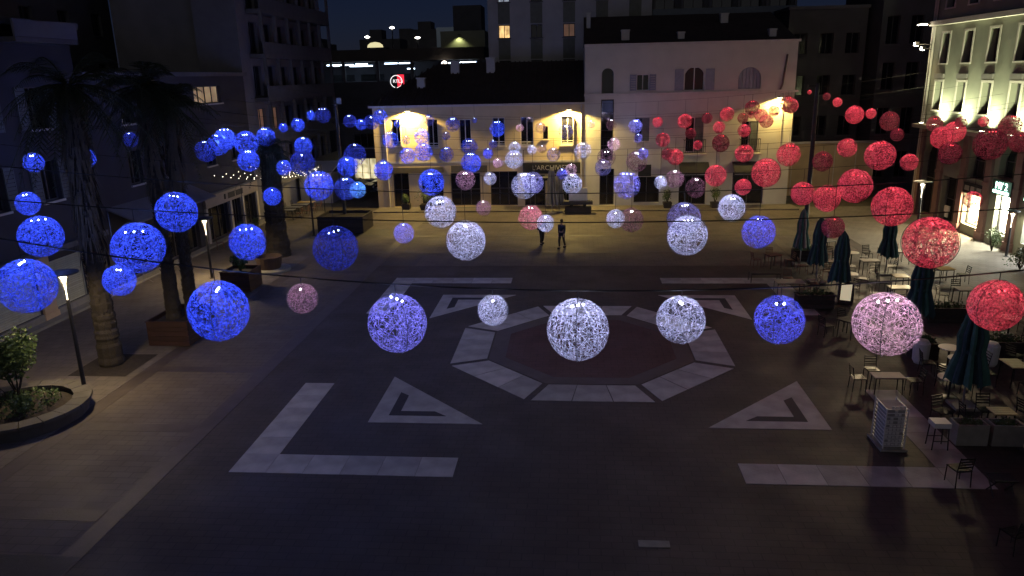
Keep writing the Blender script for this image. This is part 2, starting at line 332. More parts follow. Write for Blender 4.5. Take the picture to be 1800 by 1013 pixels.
def window(root, o, fm=FRAMEW, pm=PANE, d=0.28, fw_=0.06, mull=1, trans=0, sill=True, shutters=None, rail=False, trim=None, sm=TRIM):
    """part: window (frame); sub-parts: pane, sill, shutter, railing"""
    x0, x1, a, c = o[:4]; xm = (x0 + x1) / 2
    f = MB(); y0, y1 = d - 0.07, d - 0.005
    f.box(x0, x0 + fw_, y0, y1, a, c); f.box(x1 - fw_, x1, y0, y1, a, c)
    f.box(x0 + fw_, x1 - fw_, y0, y1, c - fw_, c); f.box(x0 + fw_, x1 - fw_, y0, y1, a, a + fw_)
    for k in range(mull):
        xx = x0 + (x1 - x0) * (k + 1) / (mull + 1); f.box(xx - fw_ / 2, xx + fw_ / 2, y0 - 0.004, y1, a + fw_, c - fw_)
    for k in range(trans):
        zz = a + (c - a) * (k + 1) / (trans + 1); f.box(x0 + fw_, x1 - fw_, y0 + 0.004, y1, zz - 0.02, zz + 0.02)
    w = f.build('window', fm, root)
    MB().box(x0 - 0.02, x1 + 0.02, d - 0.02, d + 0.03, a - 0.02, c + 0.02).build('pane', pm, w)
    if sill: MB().box(x0 - 0.1, x1 + 0.1, -0.09, d - 0.08, a - 0.09, a - 0.002).build('sill', sm, w)
    if trim:
        t = MB(); g = 0.14
        t.box(x0 - g, x0 - 0.004, -0.045, 0.02, a - 0.09, c + g); t.box(x1 + 0.004, x1 + g, -0.045, 0.02, a - 0.09, c + g); t.box(x0 - 0.004, x1 + 0.004, -0.045, 0.02, c + 0.004, c + g)
        t.build('surround', trim, w)
    if shutters:
        for s in (-1, 1):
            q = MB(); wd = (x1 - x0) / 2
            xa, xb = (x0 - wd - 0.02, x0 - 0.02) if s < 0 else (x1 + 0.02, x1 + wd + 0.02)
            q.box(xa, xa + 0.06, -0.06, -0.015, a, c); q.box(xb - 0.06, xb, -0.06, -0.015, a, c)
            nn = max(4, int((c - a) / 0.16))
            for k in range(nn): zz = a + (c - a) * k / nn; q.box(xa + 0.06, xb - 0.06, -0.052, -0.022, zz + 0.01, zz + (c - a) / nn - 0.025)
            q.build('shutter', shutters, w)
    if rail:
        q = MB(); zt = a + 0.95; q.box(x0 - 0.15, x1 + 0.15, -0.42, -0.38, zt, zt + 0.05); q.box(x0 - 0.15, x1 + 0.15, -0.42, -0.38, a, a + 0.04)
        n = int((x1 - x0 + 0.3) / 0.13)
        for k in range(n + 1): xx = x0 - 0.13 + (x1 - x0 + 0.26) * k / n; q.box(xx - 0.018, xx + 0.018, -0.415, -0.385, a + 0.04, zt)
        q.box(x0 - 0.15, x0 - 0.11, -0.38, 0, zt, zt + 0.05); q.box(x1 + 0.11, x1 + 0.15, -0.38, 0, zt, zt + 0.05)
        q.build('railing', METAL, w)
        MB().box(x0 - 0.25, x1 + 0.25, -0.48, 0.0, a - 0.24, a - 0.1).build('balcony_slab', sm, w)
    return w
def wall_lamp(root, x, z, power, col, tilt=20, cone=150):
    """a lit bulkhead lamp on an arm: part of the facade it is screwed to"""
    w = MB().box(x - 0.05, x + 0.05, -0.5, 0.0, z + 0.06, z + 0.11).box(x - 0.22, x + 0.22, -0.62, -0.36, z, z + 0.06).build('wall_lamp', METAL, root)
    MB().box(x - 0.18, x + 0.18, -0.6, -0.38, z - 0.022, z - 0.002).build('lamp_lens', emit('warm_lens', (1.0, 0.82, 0.45), 14), w)
    light('SPOT', 'lamp_light', power, col, w, (x, -0.5, z - 0.06), (R(-tilt), 0, 0), 0.12, cone, 0.25)
    return w
WARM = (1.0, 0.70, 0.20)

# --- cream house at the back
cream = thing('cream_house', 'low two-storey cream house with a dark tiled roof behind the square', 'house', (-16.5, 31.8, 0))
CO = [(1.41, 2.28, 5.0, 7.1), (4.32, 5.16, 4.85, 7.05), (6.85, 7.8, 4.75, 7.0), (9.46, 10.48, 4.9, 7.08), (11.69, 12.72, 4.85, 7.1), (14.87, 15.89, 4.9, 7.09), (13.45, 13.86, 5.36, 6.37),
      (1.3, 2.6, 0.1, 2.85), (3.6, 5.4, 0.1, 2.7), (6.0, 8.4, 0.15, 2.8), (9.2, 11.4, 0.15, 2.9), (11.95, 13.6, 0.1, 2.6), (14.3, 16.2, 0.1, 2.6)]
wall_mesh(16.7, 8.0, 9, CO).build('wall', CREAM, cream)
for i, o in enumerate(CO[:6]): window(cream, o, mull=1, rail=False, trans=0)
for o in CO[:6]:
    q = MB()
    for zz in (0.12, 0.3): q.box(o[0] + 0.02, o[1] - 0.02, 0.04, 0.07, o[2] + zz, o[2] + zz + 0.05)
    q.build('guard_rail', FRAMEW, cream)
for (a, b) in ((0, 1), (1, -1), (5, 1)):      # open casements catching the lamp light
    o = CO[a]; x = o[1] - 0.06 if b > 0 else o[0] + 0.06
    MB().box(x - 0.03, x + 0.03, -0.25, 0.2, o[2] + 0.05, o[3] - 0.05).build('casement', FRAMEW, cream)
window(cream, CO[6], FRAMED, mull=0)
for o in CO[7:]: window(cream, o, FRAMED, mull=1 if o[1] - o[0] < 2 else 2, trans=1, sill=False)
MB().box(-0.25, 16.95, -0.3, 0.0, 7.98, 8.14).build('cornice', TRIM, cream)
MB().box(0.02, 16.68, -0.03, 0.0, 3.62, 3.75).build('string_course', TRIM, cream)
hip = MB(); e = 0.35
pts = [(-e, -e, 8.16), (16.7, -e, 8.16), (16.7, 9, 8.16), (-e, 9, 8.16), (4.0, 8.4, 11.35), (16.7, 8.4, 11.35)]
hip.add(pts, [(0, 1, 5, 4), (0, 4, 3), (1, 2, 5), (3, 4, 5, 2), (3, 2, 1, 0)])
roof = hip.build('roof', ROOF, cream)
for k in range(42):      # rows of half-round tiles laid up the slope
    x = 0.1 + k * 0.395; lo = Vector((x, -e, 8.2)); ytop = 8.35 if x > 4 else (x + e) / 4.35 * 8.7
    hi = Vector((x, ytop, 8.2 + (ytop + e) / 8.75 * 3.19)); MB().tube([lo, hi], 0.07, 5, False).build('roof_tile_row', ROOF, roof)
for (x, y, z0, z1, s) in [(3.4, 3.2, 8.6, 10.1, .32), (5.8, 6.2, 9.8, 11.4, .36), (8.85, 6.2, 9.8, 11.6, .36)]:
    MB().box(x - s, x + s, y - s * .7, y + s * .7, z0, z1).box(x - s - .06, x + s + .06, y - s * .7 - .06, y + s * .7 + .06, z1, z1 + .12).build('chimney', WHITEWALL, roof)
wall_lamp(cream, 2.91, 7.72, 4000, WARM, -10, 154); wall_lamp(cream, 15.5, 7.6, 4600, WARM, -8, 154)
MB().tube([(0.95, -0.06, 0.1), (0.95, -0.06, 7.2)], 0.05, 8).build('drain_pipe', TRIM, cream)
MB().tube([(16.45, -0.08, 0.1), (16.45, -0.08, 7.9)], 0.06, 8).build('drain_pipe', TRIM, cream)
f = MB().box(11.85, 16.4, -0.12, -0.01, 2.68, 3.55).build('shop_fascia', AWN, cream)
LET = mat('dull_sign_letters', (0.30, 0.29, 0.27), 0.5, 0.1, 5)
text('sign_lettering', "L'ARCHIVISTE", 0.52, LET, f, (14.15, -0.13, 3.14), (R(90), 0, 0))
MB().box(12.0, 16.3, -1.3, -0.1, 2.45, 2.5).box(12.0, 16.3, -1.32, -1.28, 2.3, 2.5).build('awning', AWN, cream)
MB().box(6.1, 9.0, -0.1, -0.01, 2.85, 3.4).build('shop_fascia', mat('brown_fascia', (0.10, 0.085, 0.06), 0.7, 0.2, 4), cream)
MB().box(1.2, 5.5, -0.1, -0.01, 2.86, 3.3).build('shop_fascia', mat('brown_fascia', (0.10, 0.085, 0.06)), cream)

# --- white house at the back
white = thing('white_house', 'taller white rendered house with arched top-floor windows beside the cream house', 'house', (0.2, 31.8, 0))
WO = [(1.28, 2.2, 8.72, 10.6, 1), (3.92, 4.88, 8.9, 10.1), (7.5, 9.0, 8.82, 10.55, 1), (11.5, 13.15, 8.87, 10.45, 1),
      (1.25, 2.25, 3.6, 8.3), (3.9, 5.0, 5.1, 6.87), (7.75, 9.1, 4.2, 6.87), (11.95, 13.2, 4.2, 6.5),
      (1.2, 2.35, 0.12, 3.0), (3.9, 5.9, 0.3, 2.35), (7.4, 9.5, 0.12, 2.6), (11.5, 13.9, 0.12, 2.6)]
wall_mesh(15.7, 12.3, 9, WO).build('wall', WHITEWALL, white)
window(white, WO[0], FRAMED, mull=0, sill=False); window(white, WO[1], shutters=SHUT); window(white, WO[2], FRAMEW, mat('glass_painted_red_glow', (0.035, 0.006, 0.008), 0.1, 0.2, 2), mull=1, shutters=None)  # red glow in the middle arched window is put into the pane colour
w4 = window(white, WO[3], SHUT, SHUT, mull=1, sill=False)
for k in range(6): MB().box(11.56 + k * 0.265, 11.56 + k * 0.265 + 0.24, 0.12, 0.19, 8.9, 10.4).build('shutter_plank', SHUT, w4)
for s, x in ((-1, 7.1), (1, 9.4)): MB().box(x - 0.33, x + 0.33, -0.07, -0.02, 8.86, 10.4).build('shutter', SHUT, white)
sw = window(white, WO[4], FRAMED, mull=0, trans=3, sill=False)
MB().box(1.35, 2.15, 0.1, 0.2, 7.35, 8.2).build('blue_panel', mat('blue_panel_paint', (0.10, 0.15, 0.24), 0.4, 0.15, 4), sw)
window(white, WO[5], FRAMED, shutters=None); window(white, WO[6], FRAMEW, rail=True); window(white, WO[7], FRAMEW, rail=True)
MB().box(4.45, 4.97, 0.03, 0.1, 5.15, 6.82).build('shutter', SHUTD, white); MB().box(8.45, 9.07, 0.03, 0.1, 4.25, 6.82).build('shutter', SHUTD, white); MB().box(12.6, 13.17, 0.03, 0.1, 4.25, 6.45).build('shutter', SHUTD, white)
for o in WO[8:]: window(white, o, FRAMED, mull=1, sill=False)
MB().box(-0.05, 15.95, -0.16, 0.0, 8.55, 8.74).build('cornice', TRIM, white)
MB().box(-0.05, 15.85, -0.12, 0.0, 12.18, 12.36).build('cornice', TRIM, white)
for x in (5.9, 10.45): MB().box(x - 0.02, x + 0.02, -0.035, 0, 0.2, 8.5).build('wall_joint_cover', TRIM, white)
MB().tube([(14.6, -0.08, 8.78), (14.75, -0.08, 9.2), (14.95, -0.08, 11.3)], 0.07, 8).build('drain_pipe', mat('brown_pipe', (0.10, 0.075, 0.06), 0.6, 0.2, 5), white)
MB().tube([(14.9, -0.08, 4.3), (14.9, -0.08, 8.5)], 0.05, 8).build('drain_pipe', TRIM, white)
wr = MB().add([(0, 0.3, 12.37), (15.7, 0.3, 12.37), (15.7, 9, 14.9), (0, 9, 14.9), (0, 9, 12.37), (15.7, 9, 12.37)], [(0, 1, 2, 3), (0, 3, 4), (1, 5, 2), (3, 2, 5, 4), (0, 4, 5, 1)]).build('roof', ROOF, white)
for (x, y, z0, z1, s) in [(0.35, 5.5, 12.4, 14.9, .16), (3.1, 1.5, 12.4, 13.3, .3), (7.3, 1.5, 12.4, 13.05, .25), (11.3, 6.0, 12.6, 14.6, .3), (14.1, 1.5, 12.4, 13.1, .25)]:
    MB().box(x - s, x + s, y - .3, y + .3, z0, z1).box(x - s - .05, x + s + .05, y - .35, y + .35, z1, z1 + .1).build('chimney', WHITEWALL, wr)
wall_lamp(white, 14.5, 8.2, 1700, WARM, -10, 150)
for (x0, x1) in ((7.3, 9.6), (11.4, 14.0)):
    aw = MB(); aw.add([(x0, -0.05, 3.45), (x1, -0.05, 3.45), (x1, -1.2, 2.75), (x0, -1.2, 2.75), (x0, -0.05, 3.38), (x1, -0.05, 3.38), (x1, -1.2, 2.68), (x0, -1.2, 2.68)],
                      [(0, 3, 2, 1), (4, 5, 6, 7), (0, 4, 7, 3), (1, 2, 6, 5), (3, 7, 6, 2)]); a_ = aw.build('awning', AWN, white)
    MB().box(x0, x1, -1.22, -1.18, 2.5, 2.74).build('valance', AWN, a_); MB().tube([(x0, -1.21, 2.62), (x1, -1.21, 2.62)], 0.025, 6).build('awning_bar', PALEMETAL, a_)
MB().box(4.2, 5.2, -0.14, -0.01, 2.4, 3.3).build('sign_board', AWN, white)
# --- right-hand house lit by uplights (front faces -X): local x = 28.5 - Y
right = thing('uplit_house', 'grey house on the right with tall windows lit from below', 'house', (24.0, 28.5, 0), R(-90))
RO = []
for k in range(5):
    x = 1.36 + 2.98 * k; RO.append((x, x + 1.0, 10.4, 12.3))
for k in range(5):
    x = 1.12 + 3.06 * k; RO.append((x, x + 1.05, 7.35, 9.2))
for k in range(5):
    x = 1.3 + 3.0 * k; RO.append((x, x + 1.1, 13.9, 15.6))
SHOP = [(7.0, 9.3, 0.58, 2.5), (10.6, 12.25, 0.7, 2.95), (13.6, 15.4, 0.7, 2.9)]
GD = [(0.8, 3.0, 0.2, 5.2, 1), (4.0, 6.2, 0.2, 3.2)]
UPR = [(7.0, 9.3, 3.5, 5.6, 1), (10.4, 12.4, 3.9, 5.8, 1), (13.5, 15.5, 3.9, 5.8, 1)]
wall_mesh(16.5, 16.5, 10, RO + SHOP + GD + UPR, depth=0.42).build('wall', RIGHTWALL, right)
for o in RO: window(right, o, FRAMED, d=0.42, mull=1, trim=TRIM)
for k in range(5):
    x = 1.12 + 3.06 * k; MB().box(x - 0.1, x + 1.15, -0.12, 0.0, 9.42, 9.72).build('window_hood', mat('dark_lintel', (0.16, 0.15, 0.14), 0.8, 0.2, 4), right)
    # a half-closed shutter leaf standing out from each lower window
    MB().box(x + 0.62, x + 1.02, 0.16, 0.2, 7.4, 9.15).build('shutter', SHUTD, right)
for o in GD + UPR: window(right, o, FRAMED, d=0.42, mull=1, trans=1, sill=False)
MB().box(-0.15, 16.6, -0.35, 0.0, 12.85, 13.15).build('cornice', TRIM, right)
MB().box(-0.1, 16.6, -0.7, 0.0, 6.1, 6.35).build('ledge', mat('ledge_stone', (0.30, 0.28, 0.24), 0.8, 0.2, 3), right)
for k, x in enumerate((0.45, 3.45, 6.6, 9.55, 12.6, 15.9)):
    MB().box(x - 0.32, x + 0.32, -0.16, 0.0, 0.02, 6.1).box(x - 0.4, x + 0.4, -0.2, 0.0, 3.3, 3.5).box(x - 0.4, x + 0.4, -0.22, 0.0, 0.02, 0.5).build('pier', REDSTONE, right)
MB().box(0.0, 16.5, -0.2, 0.0, 16.35, 16.6).build('cornice', TRIM, right)
for k, x in enumerate((0.9, 2.85, 5.9, 8.95, 12.0, 15.05)):
    u = MB().box(x - 0.16, x + 0.16, -0.62, -0.42, 6.352, 6.44).build('uplight', METAL, right)
    MB().box(x - 0.14, x + 0.14, -0.6, -0.44, 6.442, 6.46).build('uplight_lens', emit('uplight_glow', (1.0, 0.95, 0.68), 18), u)
    if k: light('SPOT', 'uplight_beam', 2000, (0.95, 1.0, 0.60), u, (x, -0.55, 6.5), (R(166), 0, 0), 0.12, 140, 1.0)
for x in (0.28, -0.02):
    MB().tube([(x, -0.12, 0.1), (x, -0.12, 15.9)], 0.06, 8).build('drain_pipe', TRIM, right)
fl = MB().box(0.0, 0.12, -0.8, -0.12, 12.96, 13.02).box(-0.28, 0.34, -1.15, -0.6, 12.98, 13.1).build('flood_lamp', METAL, right)
MB().box(-0.24, 0.30, -1.1, -0.65, 12.93, 12.975).build('lamp_lens', emit('flood_glow', (1.0, 0.9, 0.66), 45), fl)
light('SPOT', 'flood_light', 1600, (1.0, 0.78, 0.42), fl, (0.05, -0.9, 12.88), (R(-24), 0, 0), 0.15, 105, 0.6)
for (x, y, z) in ((-0.5, -0.9, 11.6), (-0.1, -0.6, 11.3)):
    cbx = MB().box(x - 0.12, x + 0.12, y - 0.12, y + 0.12, z, z + 0.25).box(x - 0.03, x + 0.3, y, y + 0.06, z + 0.1, z + 0.14).tube([(x, y, z + .1), (0.28, -0.12, z + .02)], 0.025, 6).build('flood_head', METAL, right); MB().box(x - 0.09, x + 0.09, y - 0.135, y - 0.122, z + .03, z + 0.22).box(x - 0.09, x + 0.09, y - 0.1, y + .1, z - .015, z - .002).build('lamp_lens', emit('flood_glow', (1.0, 0.9, 0.66), 45), cbx)
fh = Vector((24.0, 28.5, 0)) + Vector((-1.05, 0.5, 11.6)); aim = Vector((15.0, -1.0, 0)) - fh
fs_ = light('SPOT', 'terrace_flood', 9500, (1.0, 0.78, 0.45), None, fh, aim.to_track_quat('-Z', 'Y').to_euler(), 1.0, 44, 1.0)
# shop displays: a real recess with shelves and goods, lit by a lamp in its ceiling
SHELFM = mat('display_white', (0.75, 0.70, 0.58), 0.6, 0.1, 4)
GOODS = [mat('goods_%d' % i, c, 0.6, 0.1, 5) for i, c in enumerate([(0.55, 0.35, 0.1), (0.15, 0.35, 0.2), (0.6, 0.12, 0.12), (0.2, 0.16, 0.12), (0.7, 0.65, 0.5), (0.1, 0.12, 0.2)])]
for k, (o, lc, pw) in enumerate(zip(SHOP, [(1.0, 0.80, 0.46), (0.95, 0.95, 0.72), (0.9, 0.95, 0.9)], [2600, 2000, 900])):
    x0, x1, a, c = o[:4]; y0, y1 = 0.42, 1.7
    r_ = MB()
    r_.quad((x0, y1, a), (x0, y1, c), (x1, y1, c), (x1, y1, a)); r_.quad((x0, y0, a), (x0, y0, c), (x0, y1, c), (x0, y1, a)); r_.quad((x1, y0, c), (x1, y0, a), (x1, y1, a), (x1, y1, c))
    r_.quad((x0, y0, a), (x0, y1, a), (x1, y1, a), (x1, y0, a)); r_.quad((x0, y1, c), (x0, y0, c), (x1, y0, c), (x1, y1, c))
    d_ = r_.build('shop_display', SHELFM, right)
    MB().box(x0, x1, 0.38, 0.4, a, c).build('pane', GLASS, d_)
    MB().box(x0, x0 + 0.06, 0.3, 0.41, a, c).box(x1 - 0.06, x1, 0.3, 0.41, a, c).box(x0 + .06, x1 - .06, 0.3, 0.41, a, a + 0.06).box(x0 + .06, x1 - .06, 0.3, 0.41, c - 0.06, c).build('window_frame', FRAMED, d_)
    for sh in range(3 if k else 1):
        zz = c - 0.45 - 0.42 * sh if k else a + 0.02
        if k: MB().box(x0 + 0.08, x1 - 0.08, 1.2, 1.55, zz - 0.03, zz).build('shelf', FRAMED, d_)
        xx = x0 + 0.2
        while xx < x1 - 0.25:
            w_ = random.uniform(0.1, 0.26); h_ = random.uniform(0.1, 0.3) if k else random.uniform(0.08, 0.22)
            MB().lathe([(w_ * .5, 0), (w_ * .6, h_ * .6), (w_ * .3, h_), (0.01, h_)], 8, (xx, 1.35 if k else 0.8 + random.random() * .5, zz + 0.003)).build('display_item', random.choice(GOODS), d_)
            xx += w_ + random.uniform(0.1, 0.3)
    if k:
        b = MB()
        for _ in range(160):
            p = Vector((random.uniform(x0 + .5, x1 - .3), random.uniform(.7, 1.0), a + random.uniform(.1, 1.0)))
            q = Vector((random.uniform(-.1, .1), random.uniform(-.1, .1), random.uniform(0, .14))); s_ = Vector((.03, .02, 0)); b.quad(p, p + s_, p + q + s_, p + q)
        b.build('display_plant', LEAF, d_)
    lm = MB().box((x0 + x1) / 2 - 0.3, (x0 + x1) / 2 + 0.3, 0.7, 0.9, c - 0.06, c - 0.02).build('ceiling_lamp', emit('shop_lamp_%d' % k, lc, 12), d_)
    light('AREA', 'shop_light', pw, lc, lm, ((x0 + x1) / 2, 0.85, c - 0.08), (R(-25), 0, 0), 0.7)
MB().box(6.9, 9.4, -0.1, -0.02, 2.55, 3.2).build('shop_fascia', AWN, right)
LETG = mat('grey_sign_letters', (0.22, 0.22, 0.21), 0.6, 0.1, 5)
for k in range(3): MB().box(7.1 + k * 0.72, 7.1 + k * 0.72 + 0.55, -0.125, -0.105, 2.72, 3.02).build('sign_plate', LETG, right)
nb = MB().box(10.45, 12.35, -0.24, -0.17, 3.02, 3.85).build('neon_sign', mat('dark_green_board', (0.02, 0.05, 0.04), 0.5, 0.1, 5), right)
NG = emit('green_white_neon', (0.55, 1.0, 0.8), 5.0)
text('sign_lettering', 'MY 2', 0.58, NG, nb, (11.4, -0.26, 3.52), (R(90), 0, 0), 0.015)
MB().box(10.6, 12.2, -0.275, -0.25, 3.1, 3.26).build('neon_bar', NG, nb)
light('POINT', 'neon_light', 14, (0.5, 1.0, 0.75), nb, (11.4, -0.7, 3.4), size=0.4)
nb2 = MB().box(13.6, 15.4, -0.24, -0.17, 3.0, 3.6).build('neon_sign', mat('dark_green_board', (0.02, 0.05, 0.04)), right)
MB().box(13.75, 15.2, -0.275, -0.25, 3.1, 3.26).build('neon_bar', NG, nb2)
nt = MB().box(4.9, 5.5, -0.12, -0.03, 0.95, 1.35).box(5.05, 5.35, -0.12, -0.03, 0.6, 0.95).build('notice_board', PLASTW, right)

# --- dark blocks closing the street at the back right
def dark_block(name, label, loc, rz, W, H, D, wm, cols, rows_, zf, ww=1.1, wh=1.7, slabs=False, lit=(), fm=FRAMED, sm=DTRIM, z0=0.0):
    b = thing(name, label, 'building', loc, rz); ops = []
    for j in range(rows_):
        for i in range(cols):
            x = W * (i + 0.5) / cols; z = zf[0] + zf[1] * j; ops.append((x - ww / 2, x + ww / 2, z, z + wh))
    wall_mesh(W, H, D, ops, z0).build('wall', wm, b)
    for n, o in enumerate(ops): window(b, o, fm, LIT[lit[n]] if n in lit else PANE, mull=1, sill=not slabs, sm=sm)
    if slabs:
        for j in range(rows_):
            z = zf[0] + zf[1] * j - 0.12
            s_ = MB().box(0.1, W - 0.1, -1.2, 0.0, z - 0.28, z).build('balcony_slab', sm, b)
            MB().box(0.1, W - 0.1, -1.18, -1.1, z, z + 0.85).build('parapet', slabs, s_)
            for i in range(cols + 1): x = 0.14 + (W - 0.5) * i / cols; MB().box(x, x + 0.2, -1.22, -1.0, z + 0.86, z + zf[1] - 0.3).build('balcony_post', sm, s_)
    MB().box(-0.1, W + 0.1, -0.15, D, H, H + 0.25).build('roof_slab', sm, b)
    return b
LIT = {0: room_window('lit_room_warm', (1.0, 0.62, 0.24), 1.1), 1: room_window('lit_room_dim', (1.0, 0.55, 0.3), 0.05), 2: room_window('lit_room_cool', (0.8, 0.9, 1.0), 0.35)}
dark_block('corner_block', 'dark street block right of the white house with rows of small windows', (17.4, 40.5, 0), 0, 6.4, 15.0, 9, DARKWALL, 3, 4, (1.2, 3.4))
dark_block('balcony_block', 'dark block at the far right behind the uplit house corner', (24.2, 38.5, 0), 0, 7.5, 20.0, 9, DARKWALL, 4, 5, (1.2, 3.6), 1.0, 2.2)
g_ = thing('garden_wall', 'low ochre wall closing the street beside the right mast', 'wall', (16.4, 36.5, 0)); MB().box(0, 7.6, 0, 0.3, 0, 4.3).build('wall', OCHREWALL, g_); MB().box(-0.1, 7.7, -0.08, 0.38, 4.302, 4.45).build('coping', TRIM, g_)
for k in range(4): MB().box(1.0 + 1.7 * k, 1.05 + 1.7 * k, -0.03, 0.0, 0.1, 4.25).build('wall_joint_cover', TRIM, g_)

# --- tall flats behind the roofs
apt = dark_block('tall_apartment_block', 'tall grey apartment block above the roofs with one lit yellow window', (-8.45, 44.0, 0), 0, 14.75, 24.0, 10, mat('grey_flats_render', (0.42, 0.40, 0.40), 0.9, 0.2, 0.8, 0.1), 5, 6, (4.2, 3.1), 1.05, 1.15, lit={15: 0, 17: 1, 20: 2})
for i in range(5):
    x = 14.75 * (i + 0.5) / 5
    for j in range(5): MB().box(x - 0.54, x + 0.54, -0.05, -0.002, 5.45 + 3.1 * j, 7.18 + 3.1 * j).build('spandrel_panel', mat('olive_spandrel', (0.16, 0.16, 0.13), 0.8, 0.2, 3), apt)
dark_block('glazed_terrace_block', 'dark block with a glazed blue terrace above the white house roof', (6.4, 46.5, 0), 0, 13.0, 18.0, 10, DARKWALL, 5, 5, (1.8, 3.3), 1.8, 1.7, slabs=mat('blue_glass_parapet', (0.05, 0.07, 0.11), 0.2, 0.2, 3))

# --- left side of the street
st = dark_block('street_apartment_block', 'dark apartment block with stacked balconies in the left street', (-24.4, 27.9, 0), R(90), 16.0, 17.5, 10, mat('street_block_render', (0.20, 0.19, 0.20), 0.9, 0.2, 0.8), 6, 5, (2.9, 3.12), 1.5, 2.2, slabs=mat('dark_parapet', (0.10, 0.10, 0.11), 0.8, 0.2, 3), lit={6: 1, 7: 1})
MB().box(-1.7, -0.05, -0.15, 3.0, 0, 17.7).build('corner_pier', mat('pale_pier', (0.15, 0.145, 0.16), 0.9, 0.15, 2), st)
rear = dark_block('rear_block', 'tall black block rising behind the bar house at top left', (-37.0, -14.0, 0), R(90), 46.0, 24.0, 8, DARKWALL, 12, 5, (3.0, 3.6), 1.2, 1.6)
lefth = thing('grey_bar_house', 'grey house over the bar on the left with a lit window', 'house', (-24.2, 7.6, 0), R(90))
# local x = Y - 7.6
LO = [(11.0, 14.7, 8.9, 10.0), (3.0, 4.2, 8.2, 9.8), (6.5, 7.7, 8.2, 9.8), (3.0, 4.2, 5.0, 6.8), (6.5, 7.7, 5.0, 6.8), (11.6, 12.8, 5.0, 6.8), (15.2, 16.4, 5.0, 6.8),
      (10.7, 13.6, 0.15, 2.35), (14.3, 15.6, 0.15, 2.35), (16.2, 18.2, 0.15, 2.3), (1.0, 4.4, 0.15, 2.7), (5.4, 9.4, 0.15, 2.7)]
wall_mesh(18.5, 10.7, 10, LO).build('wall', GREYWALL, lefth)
window(lefth, LO[0], FRAMED, room_window('lit_room_olive', (0.9, 0.62, 0.3), 0.22), mull=3, sill=True)
for o in LO[1:7]: window(lefth, o, FRAMED)
for o in LO[7:]: window(lefth, o, FRAMED, mull=2, trans=0, sill=False)
MB().box(-0.1, 18.6, -0.3, 0.0, 10.6, 10.85).build('eaves', DTRIM, lefth)
fa = MB().box(10.3, 18.4, -0.18, -0.01, 2.42, 3.2).build('shop_fascia', mat('brown_cream_fascia', (0.30, 0.25, 0.20), 0.7, 0.15, 4), lefth)
DL = mat('dark_sign_letters', (0.03, 0.025, 0.025), 0.6, 0.1, 5)
text('sign_lettering', 'Il', 0.5, DL, fa, (13.0, -0.2, 2.8), (R(90), 0, 0))
for (a, b) in ((13.5, 14.5), (14.7, 15.8)): MB().box(a, b, -0.21, -0.19, 2.62, 3.0).build('sign_plate', DL, fa)
MB().box(10.2, 18.5, -0.3, -0.01, 3.2, 3.32).build('string_course', DTRIM, lefth)
for x in (10.45, 13.95, 15.9, 18.35): MB().box(x - 0.14, x + 0.14, -0.12, 0.0, 0.02, 2.42).build('pilaster', mat('pale_pilaster', (0.42, 0.38, 0.33), 0.8, 0.15, 3), lefth)
aw = MB().add([(0.4, 0.0, 4.2), (9.0, 0.0, 4.2), (9.0, -1.6, 3.5), (0.4, -1.6, 3.5), (0.4, 0, 4.12), (9.0, 0, 4.12), (9.0, -1.6, 3.42), (0.4, -1.6, 3.42)], [(0, 3, 2, 1), (4, 5, 6, 7), (0, 4, 7, 3), (1, 2, 6, 5), (3, 7, 6, 2)]).build('awning', mat('grey_awning', (0.16, 0.15, 0.16), 0.9, 0.2, 4), lefth)
garage = thing('garage_house', 'house with cream piers and greenish-lit roller shutters at the left edge', 'house', (-24.2, -14.0, 0), R(90))
# local x = Y + 14
GO = [(17.3, 19.5, 0.45, 2.6), (13.0, 16.2, 0.45, 2.6), (8.8, 12.0, 0.45, 2.6), (14.4, 15.6, 5.2, 7.0), (17.8, 19.0, 5.2, 7.0), (10.4, 11.6, 5.2, 7.0), (14.4, 15.6, 8.4, 10.2), (17.8, 19.0, 8.4, 10.2)]
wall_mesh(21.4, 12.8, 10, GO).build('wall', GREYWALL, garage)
for o in GO[:3]:
    x0, x1, a, c = o; fr = MB().box(x0, x0 + 0.07, 0.02, 0.12, a, c).box(x1 - 0.07, x1, 0.02, 0.12, a, c).build('roller_shutter', SHUTTER_ROLL, garage)
    n = 22
    sl = MB().box(x0 + 0.08, x1 - 0.08, 0.05, 0.09, 0, (c - a) / n - 0.018).mesh('slat', SHUTTER_ROLL)
    for k in range(n): put('slat', sl, fr, (0, 0, a + (c - a) * k / n), (R(-9), 0, 0))
    MB().box(x0 - 0.05, x1 + 0.05, -0.12, 0.2, 0.03, 0.43).build('plinth', CONCR, garage)
for o in GO[3:]: window(garage, o, FRAMED, shutters=SHUTD)
OCP = mat('ochre_pier_paint', (0.58, 0.42, 0.24), 0.85, 0.15, 3)
for x in (12.5, 16.75, 20.0, 8.3): MB().box(x - 0.42, x + 0.42, -0.1, 0.0, 0.02, 3.0).box(x - 0.47, x + 0.47, -0.14, 0.0, 0.02, 0.4).build('pier', OCP, garage)
MB().box(0, 21.4, -0.35, 0.0, 3.0, 3.25).build('string_course', DTRIM, garage); MB().box(-0.1, 21.5, -0.5, 0, 12.7, 13.0).build('eaves', DTRIM, garage)
b = MB().box(16.6, 20.6, -1.0, 0, 12.0, 12.2).build('balcony_slab', DTRIM, garage); MB().box(16.6, 20.6, -1.0, -0.92, 12.21, 12.9).build('parapet', mat('pale_pier', (0.36, 0.35, 0.38)), b)
MB().box(-24.15 + 0.0, -23.6, -14, 30, 0.0, 0.14).build('kerb_step', CONCR, side_l)

